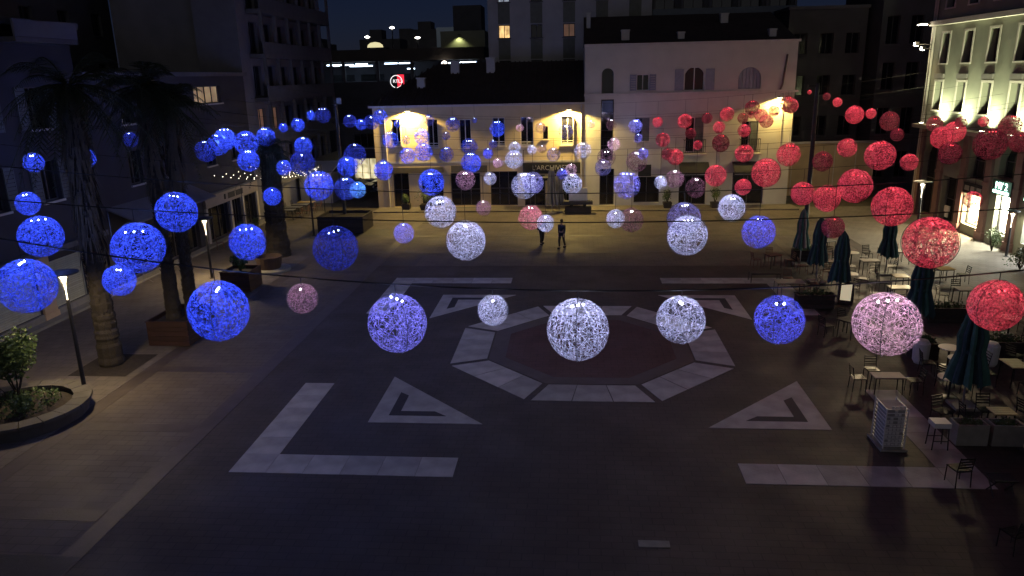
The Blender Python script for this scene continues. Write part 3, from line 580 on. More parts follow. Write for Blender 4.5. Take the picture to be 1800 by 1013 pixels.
# --- far background beyond the cream house
carpark = thing('parking_building', 'long dark parking building with a blue-white lit open deck', 'building', (-31.5, 60, 0))
MB().box(0, 20.5, 0, 14, 0, 9.9).build('lower_floors', mat('dark_deck_concrete', (0.07, 0.07, 0.085), 0.9, 0.2, 1), carpark)
MB().box(-0.3, 20.8, -0.4, 14, 12.1, 13.4).build('roof_deck', mat('brown_deck_concrete', (0.06, 0.052, 0.045), 0.9, 0.2, 1), carpark)
MB().box(0, 20.5, 6, 6.2, 9.9, 12.1).build('inner_wall', mat('dark_deck_concrete', (0.07, 0.07, 0.085)), carpark)
for k in range(6): MB().box(0.2 + 4.0 * k, 0.55 + 4.0 * k, 0.1, 0.4, 9.9, 12.1).build('column', mat('dark_deck_concrete', (0.07, 0.07, 0.085)), carpark)
TUBE = emit('cold_tube_glow', (0.62, 0.80, 1.0), 7.0)
for (x0, x1, y, z) in [(2.0, 5.2, 1.5, 11.75), (4.6, 7.3, 2.0, 11.6), (5.6, 7.0, 1.0, 11.8), (8.9, 10.4, 1.5, 11.8), (10.6, 12.0, 1.5, 11.8), (15.6, 16.8, 1.5, 11.7), (17.4, 19.6, 1.5, 11.75), (2.3, 3.0, 3, 11.7), (11.0, 11.9, 4, 11.2)]:
    tb = MB().box(x0, x1, y, y + 0.12, z, z + 0.12).build('tube_lamp', TUBE, carpark)
for x in (4.0, 10.5, 17.5): light('AREA', 'tube_light', 30, (0.5, 0.68, 1.0), carpark, (x, 2.5, 11.5), (0, 0, 0), 2.0)
for k in range(5): MB().box(2.2 + 3.6 * k, 4.6 + 3.6 * k, 2.2, 3.8, 9.95, 10.7).build('parked_shape', CARP, carpark)
rtl = thing('red_sign', 'glowing red square sign reading RTL2 in a white ring', 'sign', (-18.5, 50, 9.2))
MB().box(-0.05, 0.62, 0, 0.14, 0.05, 1.35).build('panel', emit('red_sign_glow', (1.0, 0.03, 0.06), 1.1), rtl)
ring = MB(); ring.tube([(-0.15 + 0.6 * math.cos(R(a)), -0.05, 0.68 + 0.6 * math.sin(R(a))) for a in range(0, 361, 15)], 0.035, 6, False); ring.build('ring', emit('white_sign_glow', (1, 1, 1), 1.2), rtl)
text('sign_lettering', 'RTL2', 0.46, emit('white_sign_glow', (1, 1, 1), 2.5), rtl, (0.0, -0.06, 0.7), (R(90), 0, 0))
MB().tube([(0.3, 0.07, 0.05), (0.3, 0.07, -9.2)], 0.08, 8).build('pole', METAL, rtl)
for n, (x, y, z, lb) in enumerate([(-42.07, 95, 18.4, 'leftmost and tallest'), (-42.9, 96, 16.9, 'lower left'), (-33.4, 95, 16.5, 'left middle'), (-29.3, 95, 17.8, 'tall middle'), (-25.3, 95, 16.2, 'right middle'), (-19.5, 95, 17.4, 'rightmost tall')]):
    s_ = thing('street_lamp', '%s of the far lit street lamps against the night sky' % lb, 'street lamp', (x, y, 0), 0, 'far street lamps')
    MB().tube([(0, 0, 0), (0, 0, z - 0.1)], 0.09, 6).build('pole', METAL, s_)
    MB().lathe([(0.08, -0.1), (0.42, 0.02), (0.42, 0.1), (0.1, 0.25)], 12, (0, 0, z)).build('lamp_head', emit('white_street_glow', (1.0, 0.95, 0.85), 9), s_)
bl = thing('ball_lamp', 'round warm globe lamp at the right end of the parking building', 'lamp', (-15.2, 59.3, 0)); MB().tube([(0, 0, 0), (0, 0, 11.4)], 0.07, 6).build('pole', METAL, bl); MB().ball((0, 0, 11.65), 0.32).build('globe', emit('warm_globe', (1.0, 0.86, 0.7), 7), bl)
dm = thing('domed_kiosk', 'small glowing domed skylight on the parking roof', 'kiosk', (-26, 70, 0)); MB().box(-1.6, 1.6, 0, 2, 0, 14.0).build('base', DARKWALL, dm); MB().lathe([(1.05, 0), (0.95, .35), (0.6, .6), (0.05, .7)], 14, (0, 1, 14.0)).build('dome', emit('dome_glow', (1.0, 0.9, 0.5), 0.8), dm)
bb = thing('billboard', 'pale grey rooftop billboard with a small pink panel', 'billboard', (-18.4, 80, 0)); MB().box(-1.2, 1.5, 0, 0.2, 14.2, 16.8).build('board', emit('pale_board', (0.30, 0.36, 0.42), 0.05), bb); MB().box(-0.2, 0.75, -0.06, 0, 15.2, 15.7).build('panel', emit('pink_panel', (1.0, 0.6, 0.45), 0.6), bb); MB().box(-.1, .1, 0, .2, 0, 14.2).build('post', METAL, bb)
sh = thing('stair_tower', 'pale stair tower right of the billboard', 'tower', (-17.0, 68, 0)); MB().box(0, 5.5, 0, 6, 0, 15.6).build('wall', mat('pale_olive_wall', (0.26, 0.26, 0.18), 0.9, 0.2, 1), sh); MB().box(1.5, 5.0, 1, 5, 15.6, 18.6).build('lift_room', DARKWALL, sh)
lx = MB().box(2.2, 2.5, -0.3, 0, 15.1, 15.2).build('wall_lamp', METAL, sh); light('SPOT', 'lamp_light', 160, (0.85, 0.9, 0.45), lx, (2.3, -0.4, 15.0), (R(5), 0, 0), 0.1, 120, 0.6)
rng = random.Random(3)
for k in range(6):
    x = -60 + k * 7.2 + rng.uniform(-1.5, 1.5); y = 120 + rng.uniform(-10, 30); w = rng.uniform(5, 9); h = rng.uniform(15, 21)
    t = thing('distant_building', 'dark distant building on the skyline, %s from the left' % ORD[k], 'building', (x, y, 0), 0, 'distant skyline buildings')
    MB().box(0, w, 0, 8, 0, h).build('wall', DARKWALL, t)
    MB().box(w * .2, w * .5, 2, 6, h, h + rng.uniform(1, 2.5)).build('roof_box', DARKWALL, t)
# ------------------------------------------------------------------ thread-ball lanterns on their cables
CABLES = [(-15.0, 6.6, 0.008), (-10.0, 6.84, 0.003), (-5.5, 6.84, 0.003), (-1.5, 6.83, 0.003), (2.5, 7.34, 0.003), (6.5, 6.68, 0.003), (10.5, 7.04, 0.003), (14.5, 6.81, 0.003), (18.5, 6.92, 0.003), (22.5, 7.37, 0.003), (26.5, 7.31, 0.003), (29.3, 8.09, 0.003)]
LANTERNS = [
(0,-10.72,6.68,1.02,'B'),(0,-7.09,6.21,1.12,'B'),(0,-5.49,6.45,0.56,'P'),(0,-3.78,5.99,1.08,'L'),(0,-2.04,6.24,0.56,'W'),(0,-0.54,5.89,1.13,'W'),
(0,1.25,6.08,0.86,'W'),(0,2.92,6.09,0.86,'D'),(0,4.71,6.02,1.12,'K'),(0,6.43,6.36,0.87,'R'),
(1,-12.21,5.41,0.82,'B'),(1,-11.56,6.26,1.31,'B'),(1,7.58,6.32,1.20,'R'),
(2,-17.78,6.68,0.75,'B'),(2,-17.56,5.62,1.33,'B'),(2,-12.94,6.37,1.28,'B'),(2,-10.77,5.41,1.15,'B'),(2,-7.97,5.20,1.41,'b'),(2,-5.79,5.67,0.64,'L'),
(2,-3.89,5.43,1.23,'W'),(2,-1.46,5.95,0.54,'W'),(2,0.62,6.07,0.57,'W'),(2,2.74,5.56,1.21,'W'),(2,4.80,5.65,0.98,'D'),(2,6.91,5.78,0.65,'r'),
(2,8.50,6.38,1.14,'R'),
(3,-20.36,7.54,0.72,'B'),(3,-11.48,6.21,0.66,'B'),(3,-8.74,6.47,0.84,'b'),(3,-8.31,6.42,0.60,'C'),(3,-5.36,5.60,1.17,'W'),(3,-3.81,5.73,0.56,'P'),
(3,-2.13,5.37,0.89,'Q'),(3,1.40,5.27,0.87,'p'),(3,3.21,5.30,1.17,'l'),(3,4.82,5.67,0.94,'W'),(3,5.16,6.39,0.57,'R'),(3,7.17,6.14,0.80,'R'),
(3,7.98,5.97,0.91,'R'),(3,8.87,6.39,1.15,'R'),(3,12.75,5.88,0.60,'R'),
(4,-21.23,7.29,1.10,'B'),(4,-18.95,8.01,0.62,'b'),(4,-12.53,6.78,0.64,'B'),(4,-11.11,6.02,1.24,'B'),(4,-9.84,6.80,0.85,'B'),(4,-8.36,6.62,0.82,'B'),
(4,-6.41,6.11,1.08,'B'),(4,-5.00,6.19,0.83,'P'),(4,-4.00,6.24,0.55,'W'),(4,-2.62,5.93,1.08,'W'),(4,-2.26,6.04,0.91,'l'),(4,-0.68,5.98,0.84,'W'),
(4,1.50,5.91,1.10,'L'),(4,2.82,6.01,0.54,'W'),(4,4.21,5.79,0.82,'p'),(4,4.96,6.26,0.86,'R'),(4,6.89,6.35,1.12,'R'),(4,11.14,6.96,1.15,'R'),
(4,13.71,7.01,0.84,'r'),(4,15.12,7.33,1.18,'r'),
(5,-15.78,6.66,1.03,'B'),(5,-13.19,6.52,1.16,'b'),(5,-1.15,5.88,0.51,'D'),(5,-0.74,6.08,0.54,'K'),(5,3.91,5.60,0.83,'P'),(5,10.29,6.30,0.88,'r'),
(5,13.96,6.21,0.76,'R'),(5,18.43,7.02,0.88,'r'),
(6,-19.80,6.77,1.14,'b'),(6,-19.11,7.08,1.13,'B'),(6,-18.68,7.37,1.13,'B'),(6,-17.57,7.15,1.25,'B'),(6,-11.86,6.48,1.15,'b'),(6,-5.85,5.97,1.04,'B'),
(6,-4.96,6.45,0.54,'B'),(6,-4.48,5.96,0.52,'K'),(6,0.85,5.66,0.85,'l'),(6,1.01,6.17,0.90,'p'),(6,2.52,5.95,1.07,'p'),(6,2.82,6.34,0.56,'D'),
(6,4.03,6.30,0.61,'r'),(6,4.42,6.15,0.83,'R'),(6,7.77,6.28,0.90,'R'),(6,9.91,6.19,1.16,'R'),(6,14.96,7.08,0.64,'r'),(6,17.06,6.91,1.06,'R'),
(6,17.85,7.62,0.55,'r'),
(7,-18.17,7.16,1.10,'B'),(7,-16.02,6.61,1.04,'B'),(7,-10.02,5.98,0.89,'B'),(7,-9.07,6.16,1.05,'B'),(7,-7.77,6.02,0.86,'b'),(7,-3.95,5.68,1.05,'W'),
(7,-2.95,6.21,0.54,'W'),(7,-1.75,5.94,0.79,'l'),(7,6.15,6.36,0.52,'R'),(7,14.07,6.09,1.05,'R'),(7,19.52,6.85,1.11,'R'),(7,20.91,7.36,0.54,'R'),
(7,22.29,7.10,1.13,'r'),
(8,-18.65,7.40,0.58,'B'),(8,-11.93,6.53,1.04,'B'),(8,-10.93,6.55,0.55,'b'),(8,-8.44,6.76,0.55,'b'),(8,-7.02,6.08,1.04,'b'),(8,-5.54,6.20,0.55,'b'),
(8,-4.22,5.97,0.76,'W'),(8,-2.55,5.88,0.55,'P'),(8,-0.09,5.74,1.06,'W'),(8,1.79,6.09,0.78,'K'),(8,3.24,6.44,0.54,'L'),(8,4.70,6.32,0.87,'R'),
(8,8.13,6.07,1.06,'r'),(8,17.70,7.20,1.11,'r'),(8,20.26,7.00,0.91,'r'),
(9,-19.17,7.32,0.93,'B'),(9,-18.20,7.94,0.63,'B'),(9,-10.77,6.44,1.09,'B'),(9,10.33,6.48,0.85,'R'),(9,11.68,7.07,0.88,'R'),(9,17.12,7.36,1.15,'R'),
(9,18.12,7.42,0.64,'R'),
(10,-16.78,7.31,0.97,'b'),(10,-15.96,7.05,0.81,'B'),(10,-15.19,7.20,1.09,'b'),(10,-13.28,7.05,0.56,'B'),(10,-6.08,6.57,1.13,'B'),(10,-4.45,6.63,0.56,'K'),
(10,-1.18,6.30,1.08,'l'),(10,0.59,6.78,0.55,'K'),(10,7.54,6.04,0.78,'r'),(10,9.47,6.44,0.85,'R'),(10,12.29,7.20,0.91,'R'),
(11,-19.66,7.62,1.18,'b'),(11,-15.22,7.41,1.14,'B'),(11,-13.25,7.42,0.59,'P'),(11,-11.57,7.10,0.89,'b'),(11,-9.72,6.77,1.10,'b'),(11,-8.07,7.04,0.42,'b'),
(11,-3.11,6.41,0.84,'P'),(11,2.16,6.54,0.83,'p'),(11,3.92,6.42,1.07,'L'),(11,5.53,6.69,0.78,'R'),(11,7.51,6.73,1.10,'R'),(11,9.10,6.91,0.81,'r'),
(11,10.52,7.17,1.04,'R'),(11,11.67,6.87,0.80,'r'),(11,12.27,7.10,0.56,'R'),(11,12.28,7.58,1.11,'r'),(11,13.86,7.35,0.79,'R'),(11,14.79,7.82,1.18,'r'),
(11,15.00,7.69,1.10,'R'),(11,16.24,8.62,0.31,'R'),(11,17.46,8.28,0.54,'r'),(11,18.25,7.87,0.66,'R'),
]

def thread_shell(seed, n_arc, wid):
    rg = random.Random(seed); b = MB()
    for _ in range(n_arc):
        ax = Vector((rg.gauss(0, 1), rg.gauss(0, 1), rg.gauss(0, 1))).normalized()
        e1 = ax.orthogonal().normalized(); e2 = ax.cross(e1)
        h = rg.uniform(-0.35, 0.35); rr = math.sqrt(1 - h * h); a0 = rg.uniform(0, 6.283); ln = rg.uniform(0.7, 2.6); ns = max(4, int(ln * 6)); rad = rg.uniform(0.985, 1.0)
        w = wid * rg.uniform(0.7, 1.3); vs = []; fs = []
        for i in range(ns + 1):
            t = a0 + ln * i / ns; p = (ax * h + (e1 * math.cos(t) + e2 * math.sin(t)) * rr)
            tg = (-e1 * math.sin(t) + e2 * math.cos(t)); sd = p.cross(tg).normalized() * (w / 2)
            vs += [(p + sd) * rad, (p - sd) * rad]
        for i in range(ns): fs.append((2 * i, 2 * i + 1, 2 * i + 3, 2 * i + 2))
        b.add(vs, fs)
    return b
# class: (thread colour, light colour, light power per d^2, arcs, words)
CL = {
 'B': ((0.14, 0.19, 0.70), (0.18, 0.29, 1.0), 62, 'mid', 'bright blue'),
 'C': ((0.25, 0.45, 0.95), (0.35, 0.6, 1.0), 65, 'mid', 'pale cyan-blue'),
 'b': ((0.16, 0.20, 0.75), (0.20, 0.28, 1.0), 12, 'mid', 'dim dark blue'),
 'D': ((0.32, 0.34, 0.95), (0.26, 0.30, 1.0), 36, 'thin', 'deep blue'),
 'L': ((0.46, 0.43, 0.90), (0.42, 0.43, 1.0), 40, 'thin', 'lavender blue'),
 'l': ((0.45, 0.42, 0.75), (0.45, 0.48, 1.0), 12, 'mid', 'dim lavender'),
 'W': ((0.80, 0.80, 0.95), (0.64, 0.67, 1.0), 34, 'thin', 'bright white'),
 'P': ((0.50, 0.30, 0.42), (1.0, 0.80, 0.95), 16, 'thin', 'dusky purple'),
 'p': ((0.36, 0.20, 0.26), (0.9, 0.70, 0.95), 9, 'thin', 'dark plum'),
 'Q': ((0.80, 0.28, 0.38), (1.0, 0.80, 0.90), 26, 'thin', 'sparkling pink-red'),
 'K': ((0.88, 0.60, 0.74), (1.0, 0.78, 0.96), 30, 'thin', 'pale pink'),
 'R': ((0.80, 0.26, 0.33), (1.0, 0.22, 0.28), 24, 'dense', 'bright red'),
 'r': ((0.55, 0.20, 0.27), (1.0, 0.20, 0.28), 6, 'dense', 'dark red'),
}
DENS = {'thin': (265, 0.0120), 'mid': (320, 0.0122), 'dense': (500, 0.0145)}
SHELL = {}
for c, (tc_, lc_, pw_, dn, _) in CL.items():
    m = thread_mat('thread_' + _.replace(' ', '_').replace('-', '_'), tuple(min(.92, 0.80 * q) for q in tc_))
    base = {}
    for v in range(3):      # two windings for the near rows, one of thicker cord for the far rows
        n_, w_ = DENS[dn]
        if v == 2: n_, w_ = int(n_ * 0.55), w_ * 1.7
        SHELL[c, v] = thread_shell(11 + v * 7 + sum(map(ord, c)), n_, w_).mesh('thread_shell', m)
RINGM = mat('dark_ring_wire', (0.05, 0.045, 0.06), 0.5, 0.2, 8)
rg_ = MB()
for k in (0,): rg_.tube([(math.cos(R(a)) * 1.008, 0, math.sin(R(a)) * 1.008) for a in range(0, 361, 10)], 0.011, 4, False)
RING = rg_.mesh('ring_frame', RINGM)
LEDM = {k: MB().ball((0, 0, 0), 1.0, 8, 5).mesh('led_bulb', emit('led_' + k, c, s), True) for k, c, s in (('blue', (0.55, 0.66, 1.0), 28), ('white', (0.92, 0.94, 1.0), 26), ('red', (1.0, 0.06, 0.08), 7))}
HANG = MB().tube([(0, 0, 0), (0, 0, 1)], 0.008, 4).mesh('hanger', CABLE)
rnd = random.Random(5)
def cable_z(k, x): return CABLES[k][1] + CABLES[k][2] * x * x
cnt = {}; tot = {}
for L_ in LANTERNS: tot[L_[0]] = tot.get(L_[0], 0) + 1
ROWN = ['nearest cable'] + ['%s cable from the front' % ORD[i] for i in range(1, 11)] + ['farthest cable']
for (k, x, z, d, c) in LANTERNS:
    i = cnt.get(k, 0); cnt[k] = i + 1
    tcol, lcol, pw, dn, words = CL[c]; r = d / 2
    size = 'large' if d > 0.98 else ('medium' if d > 0.7 else 'small')
    t = thing('thread_lantern', '%s %s string-ball lantern, %s from left on the %s' % (size, words, ORD[i], ROWN[k]), 'lantern', (x, CABLES[k][0], z), 0, 'string-ball lanterns hung over the square')
    az = rnd.uniform(0, 6.28)
    put('thread_shell', SHELL[c, i % 2 if k < 4 else 2], t, (0, 0, 0), (rnd.uniform(0, 3), rnd.uniform(0, 3), az), (r, r * rnd.uniform(.96, 1.0), r * rnd.uniform(.96, 1.0)))
    put('ring_frame', RING, t, (0, 0, 0), (0, 0, rnd.uniform(0, 3.14)), (r, r, r))
    n = 3 if size == 'large' else (2 if size == 'medium' else 1)
    lk = 'red' if c in 'Rr' else ('blue' if c in 'BbCDL' else 'white')
    s_ = 0.021 if size != 'small' else 0.018
    ha = rnd.uniform(-1.3, 1.3); sp_, hh_, fo_ = rnd.uniform(.18, .34), rnd.uniform(.62, .88), rnd.uniform(-.3, .15)
    for q in range(n):
        off = (q - (n - 1) / 2) * sp_ * r
        put('led_bulb', LEDM[lk], t, (off * math.cos(ha), off * math.sin(ha) + fo_ * r, hh_ * r), (0, 0, 0), (s_, s_, s_))
    h = cable_z(k, x) - (z + r)
    put('hanger', HANG, t, (0, 0, r * 0.98), (0, 0, 0), (1, 1, h + r * 0.02))
    light('POINT', 'lantern_light', pw * d * d, lcol, t, (0, 0, 0.30 * r), size=0.10 * r)
for k, (y, z0, a) in enumerate(CABLES):
    x0, x1 = -24.0, 23.8
    if a > 0.005: x0, x1 = -20.0, 20.0
    pts = [(x0 + (x1 - x0) * i / 40, y, cable_z(k, x0 + (x1 - x0) * i / 40)) for i in range(41)]
    cb = tag(MB().tube(pts, 0.007 if k > 2 else 0.014, 5).build('steel_cable', CABLE), 'thin black sagging cable strung across the square, the %s' % ROWN[k].replace(' cable', ' one'), 'cable', 'cables carrying the lanterns')

# ------------------------------------------------------------------ masts and lamp posts
m1 = thing('cable_mast', 'tall dark mast rising from the square black planter at back left', 'mast', (-16.9, 23.9, 0), 0)
MB().tube([(0, 0, 0.0), (0, 0, 8.9)], [0.13, 0.10], 10).build('pole', METAL, m1); MB().box(-0.08, 0.08, -0.6, 0.1, 8.5, 8.6).build('arm', METAL, m1)
MB().box(0.1, 0.4, -0.1, 0.05, 8.6, 9.0).build('junction_box', PALEMETAL, m1)
m2 = thing('cable_mast', 'tall dark mast on the right below the red lanterns', 'mast', (12.4, 15.0, 0), 0)
MB().tube([(0, 0, 0.0), (0, 0, 9.5)], [0.14, 0.10], 10).build('pole', METAL, m2); MB().box(-0.5, 0.05, -0.06, 0.06, 9.3, 9.4).build('arm', METAL, m2); MB().box(-0.2, 0.2, -0.2, 0.2, 0.0, 0.12).build('base_plate', METAL, m2)
m3 = thing('slim_post', 'slim dark post left of the square black planter', 'post', (-18.25, 21.0, 0)); MB().tube([(0, 0, 0), (0, 0, 4.6)], [0.07, 0.055], 8).build('pole', METAL, m3); MB().box(-.12, .12, -.12, .12, 0, .08).build('base_plate', METAL, m3)
GLOW = emit('lamp_funnel_glow', (1.0, 0.90, 0.70), 2.5)
def lamp_post(label, loc, h, power, col=(1.0, 0.74, 0.40), dish=0.48):
    t = thing('lamp_post', label, 'lamp post', loc, 0, 'funnel lamp posts')
    MB().tube([(0, 0, 0), (0, 0, h - 0.95)], [0.075, 0.055], 10).build('pole', METAL, t)
    MB().lathe([(0.14, 0), (0.14, 0.04), (0.08, 0.06)], 12).build('base_plate', METAL, t)
    MB().tube([(0, 0, h - 0.95), (0, 0, h - 0.62)], 0.022, 8).build('light_stem', GLOW, t)
    MB().lathe([(0.025, h - 0.6), (0.035, h - 0.42), (0.10, h - 0.2), (0.08, h - 0.2)], 12, cap=True).build('funnel', GLOW, t)
    MB().tube([(0.06, 0, h - 0.62), (0.16, 0, h - 0.18)], 0.012, 5).tube([(-0.06, 0, h - 0.62), (-0.16, 0, h - 0.18)], 0.012, 5).build('funnel_stay', METAL, t)
    MB().lathe([(0.02, h - 0.10), (dish, h - 0.06), (dish, h - 0.02), (0.02, h + 0.06)], 20).build('dish', METAL, t, smooth=False)
    light('SPOT', 'lamp_light', power, col, t, (0, 0, h - 0.14), (0, 0, 0), 0.2, 165, 0.5)
    return t
lamp_post('lit funnel lamp post at the left beside the palm', (-17.18, -5.36, 0), 4.42, 1300)
lamp_post('lit funnel lamp post in front of the bar on the left', (-20.15, 10.0, 0), 3.35, 1300)
lamp_post('lit funnel lamp post at the back right by the street', (19.05, 16.3, 0), 4.0, 1000, (1.0, 0.88, 0.55))
lamp_post('lit funnel lamp post in front of the shop windows at the right edge', (23.2, 14.6, 0), 2.6, 200, (1.0, 0.88, 0.55), 0.34)

# ------------------------------------------------------------------ palms and plants
def palm(label, loc, h, r, lean, crown_r, seed, skirt=1.5, n=34):
    rg = random.Random(seed); t = thing('palm_tree', label, 'palm', loc)
    pts, rad = [], []
    N = int(h / 0.11)
    for i in range(N + 1):
        f_ = i / N; pts.append((lean[0] * f_ * f_, lean[1] * f_ * f_, h * f_)); rad.append(r * (1.25 - 0.35 * min(1, f_ * 3) if f_ < 0.33 else 0.9) * (1.0 + rg.uniform(-.07, .08)))
    MB().tube(pts, rad, 12).build('trunk', TRUNK, t)
    top = Vector(pts[-1]); b = MB()      # stubs of old leaf bases up the trunk
    for i in range(int(h * 90)):
        f_ = rg.uniform(0.03, 1); a = rg.uniform(0, 6.28); c = Vector((lean[0] * f_ * f_, lean[1] * f_ * f_, h * f_)); o = Vector((math.cos(a), math.sin(a), 0))
        p = c + o * r * 0.88; s_ = Vector((-o.y, o.x, 0)) * rg.uniform(.05, .1)
        b.add([p - s_, p + s_, p + o * 0.09 + Vector((0, 0, 0.12))], [(0, 1, 2)]); b.add([p - s_, p + s_, p + o * 0.09 + Vector((0, 0, 0.12)), p + Vector((0, 0, -.08))], [(0, 2, 3), (3, 2, 1)])
    b.build('leaf_stubs', TRUNK, t)['kind'] = 'stuff'
    if skirt:
        b = MB()
        for i in range(int(120 * skirt)):
            a = rg.uniform(0, 6.28); o = Vector((math.cos(a), math.sin(a), 0)); dz_ = rg.uniform(0, skirt); f_ = 1 - dz_ / h; p = Vector((lean[0] * f_ * f_, lean[1] * f_ * f_, h * f_)) + o * r * rg.uniform(0.7, 1.2); e = p + o * rg.uniform(.05, .3) + Vector((0, 0, -rg.uniform(.5, 1.1)))
            s_ = Vector((-o.y, o.x, 0)) * rg.uniform(.03, .07); b.add([p - s_, p + s_, e], [(0, 1, 2)])
        b.build('dry_skirt', DEADLEAF, t)
    b = MB()
    for i in range(n):
        a = rg.uniform(0, 6.28); up = rg.uniform(-0.5, 1.25); L = crown_r * rg.uniform(0.8, 1.1); o = Vector((math.cos(a), math.sin(a), 0)); s_ = Vector((-o.y, o.x, 0))
        P = []
        for j in range(15):
            q = j / 14; P.append(top + o * L * (q * math.cos(up) * (1 - .15 * q)) + Vector((0, 0, L * (q * math.sin(up) - 0.62 * q * q))))
        b.tube(P, [0.03 * (1 - .8 * j / 14) for j in range(15)], 4, False)
        for j in range(2, 15):
            for k in range(2):
                q = (j + k * .5) / 14; p = P[j - 1].lerp(P[j], k * .5); tg = (P[j] - P[j - 1]).normalized(); ll = 0.55 * math.sin(math.pi * min(1, .12 + q * .9)) + 0.12
                for sd in (-1, 1):
                    e = p + (s_ * sd * 0.8 + tg * 0.55 + Vector((0, 0, -0.32 + rg.uniform(-.15, .15)))) * ll; b.add([p - tg * .022, p + tg * .022, e], [(0, 1, 2)])
    b.build('crown', FROND, t)
    return t
palm('tall palm in the square tree pit beside the left lamp post', (-18.1, -2.4, 0.02), 10.2, 0.36, (0.15, 0.1), 3.4, 1, 5.4, 44)
palm('left palm of the pair in the brown plank planter', (-17.1, 0.6, 0.9), 9.2, 0.25, (0.15, 0.1), 2.8, 2, 3.6, 40)
palm('right palm of the pair in the brown plank planter', (-16.5, 0.95, 0.9), 8.4, 0.23, (0.2, 0.2), 2.7, 3, 3.4, 40)
palm('thick-trunked palm beside the cafe tables at back left', (-18.45, 15.2, 0.02), 6.3, 0.62, (0.1, 0), 2.6, 4, 0.8, 40)

def foliage(rg, n, c, rad, size):
    b = MB()
    for _ in range(n):
        d = Vector((rg.gauss(0, 1), rg.gauss(0, 1), rg.gauss(0, 1))).normalized() * (rg.random() ** 0.4)
        p = Vector(c) + Vector((d.x * rad[0], d.y * rad[1], d.z * rad[2]))
        e = Vector((rg.gauss(0, 1), rg.gauss(0, 1), rg.gauss(0, .7))).normalized() * size * rg.uniform(.6, 1.3); s_ = e.orthogonal().normalized() * size * .3
        b.add([p, p + e * .5 + s_, p + e, p + e * .5 - s_], [(0, 1, 2, 3)])
    return b
def bush(label, loc, h, rad, seed, n=700, size=0.13, name='shrub'):
    rg = random.Random(seed); t = thing(name, label, 'shrub', loc)
    st_ = MB()
    for k in range(6):
        a = rg.uniform(0, 6.28); q = rg.uniform(.3, .9); st_.tube([(0, 0, 0), (rad * .3 * math.cos(a), rad * .3 * math.sin(a), h * .4), (rad * q * math.cos(a), rad * q * math.sin(a), h * .85)], [.03, .02, .008], 5)
    st_.build('stem', TRUNK, t); b = MB()
    for k in range(8):
        a = rg.uniform(0, 6.28); q = rg.uniform(0, .7) * rad
        f_ = foliage(rg, n // 8, (q * math.cos(a), q * math.sin(a), h * rg.uniform(.35, .85)), (rad * .5, rad * .5, h * .28), size); b.add(f_.v, f_.f)
    b.build('foliage', LEAF, t); return t
def plank_box(name, label, loc, rz, W, D, H, m, n=5, group=None):
    t = thing(name, label, 'planter', loc, rz, group); g = 0.012; hh = H / n
    for k in range(n):
        z0, z1 = 0.03 + k * hh, 0.03 + (k + 1) * hh - g
        for (x0, x1, y0, y1) in ((-W / 2, W / 2, -D / 2, -D / 2 + .04), (-W / 2, W / 2, D / 2 - .04, D / 2), (-W / 2, -W / 2 + .04, -D / 2 + .042, D / 2 - .042), (W / 2 - .04, W / 2, -D / 2 + .042, D / 2 - .042)):
            MB().box(x0, x1, y0, y1, z0, z1).build('plank', m, t)
    MB().box(-W / 2 + .045, W / 2 - .045, -D / 2 + .045, D / 2 - .045, 0.02, H - .12).build('soil', SOIL, t)
    rim = MB().box(-W / 2 - .03, W / 2 + .03, -D / 2 - .03, -D / 2 + .05, H + .022, H + .06).box(-W / 2 - .03, W / 2 + .03, D / 2 - .05, D / 2 + .03, H + .022, H + .06)
    rim.box(-W / 2 - .03, -W / 2 + .05, -D / 2 + .051, D / 2 - .051, H + .022, H + .06).box(W / 2 - .05, W / 2 + .03, -D / 2 + .051, D / 2 - .051, H + .022, H + .06).build('rim', m, t)
    return t
plank_box('plank_planter', 'large red-brown plank planter holding the pair of palms', (-16.85, 0.7, 0.02), 0, 1.7, 2.4, 1.0, WOODR)
plank_box('plank_planter', 'red-brown plank planter below the bright blue lantern by the bar', (-17.55, 8.0, 0.02), 0, 1.5, 1.5, 1.0, WOODR)
bush('small agave-like plant in the plank planter by the bar', (-17.55, 8.0, 0.9), 0.9, 0.5, 21, 260, 0.22)
plank_box('square_planter', 'square black planter around the back left mast', (-16.6, 23.0, 0.02), 0, 3.2, 2.6, 1.1, WOODD)
rp = thing('round_pot', 'large round dark pot in front of the thick palm', 'planter', (-17.6, 11.7, 0.02)); MB().lathe([(0.55, 0), (0.7, .5), (0.75, .8), (0.68, .8), (0.62, .6)], 20).build('pot', mat('dark_terracotta', (0.07, 0.045, 0.035), 0.8, 0.25, 4), rp); MB().lathe([(0.62, .55), (0.05, .6)], 20).build('soil', SOIL, rp); MB().lathe([(1.15, 0), (1.15, .12), (.6, .14)], 20).build('base_ring', CONCR, rp)
# round stone bench around a planting bed at the left edge
rb = thing('round_bench', 'curved stone bench ringing a planting bed at the left edge', 'bench', (-18.25, -7.0, 0.02))
NB = 20
for k in range(NB):
    a0, a1 = 2 * math.pi * k / NB + .006, 2 * math.pi * (k + 1) / NB - .006; q = lambda r, a: (r * math.cos(a), r * math.sin(a))
    MB().prism([q(2.05, a0), q(2.05, a1), q(1.5, a1), q(1.5, a0)][::1], 0.36, 0.46).build('seat_stone', mat('bench_stone', (0.08, 0.075, 0.068), 0.8, 0.25, 4, 0.1, rnd=0.15), rb)
MB().lathe([(1.9, 0), (1.95, .355), (1.55, .357), (1.55, 0)], 40, cap=False).build('bench_wall', mat('dark_bench_base', (0.07, 0.065, 0.06), 0.8, 0.2, 4), rb)
MB().lathe([(1.52, .25), (1.1, .42), (0.5, .55), (0.02, .6)], 30, cap=False).build('planting_bed', SOIL, rb)
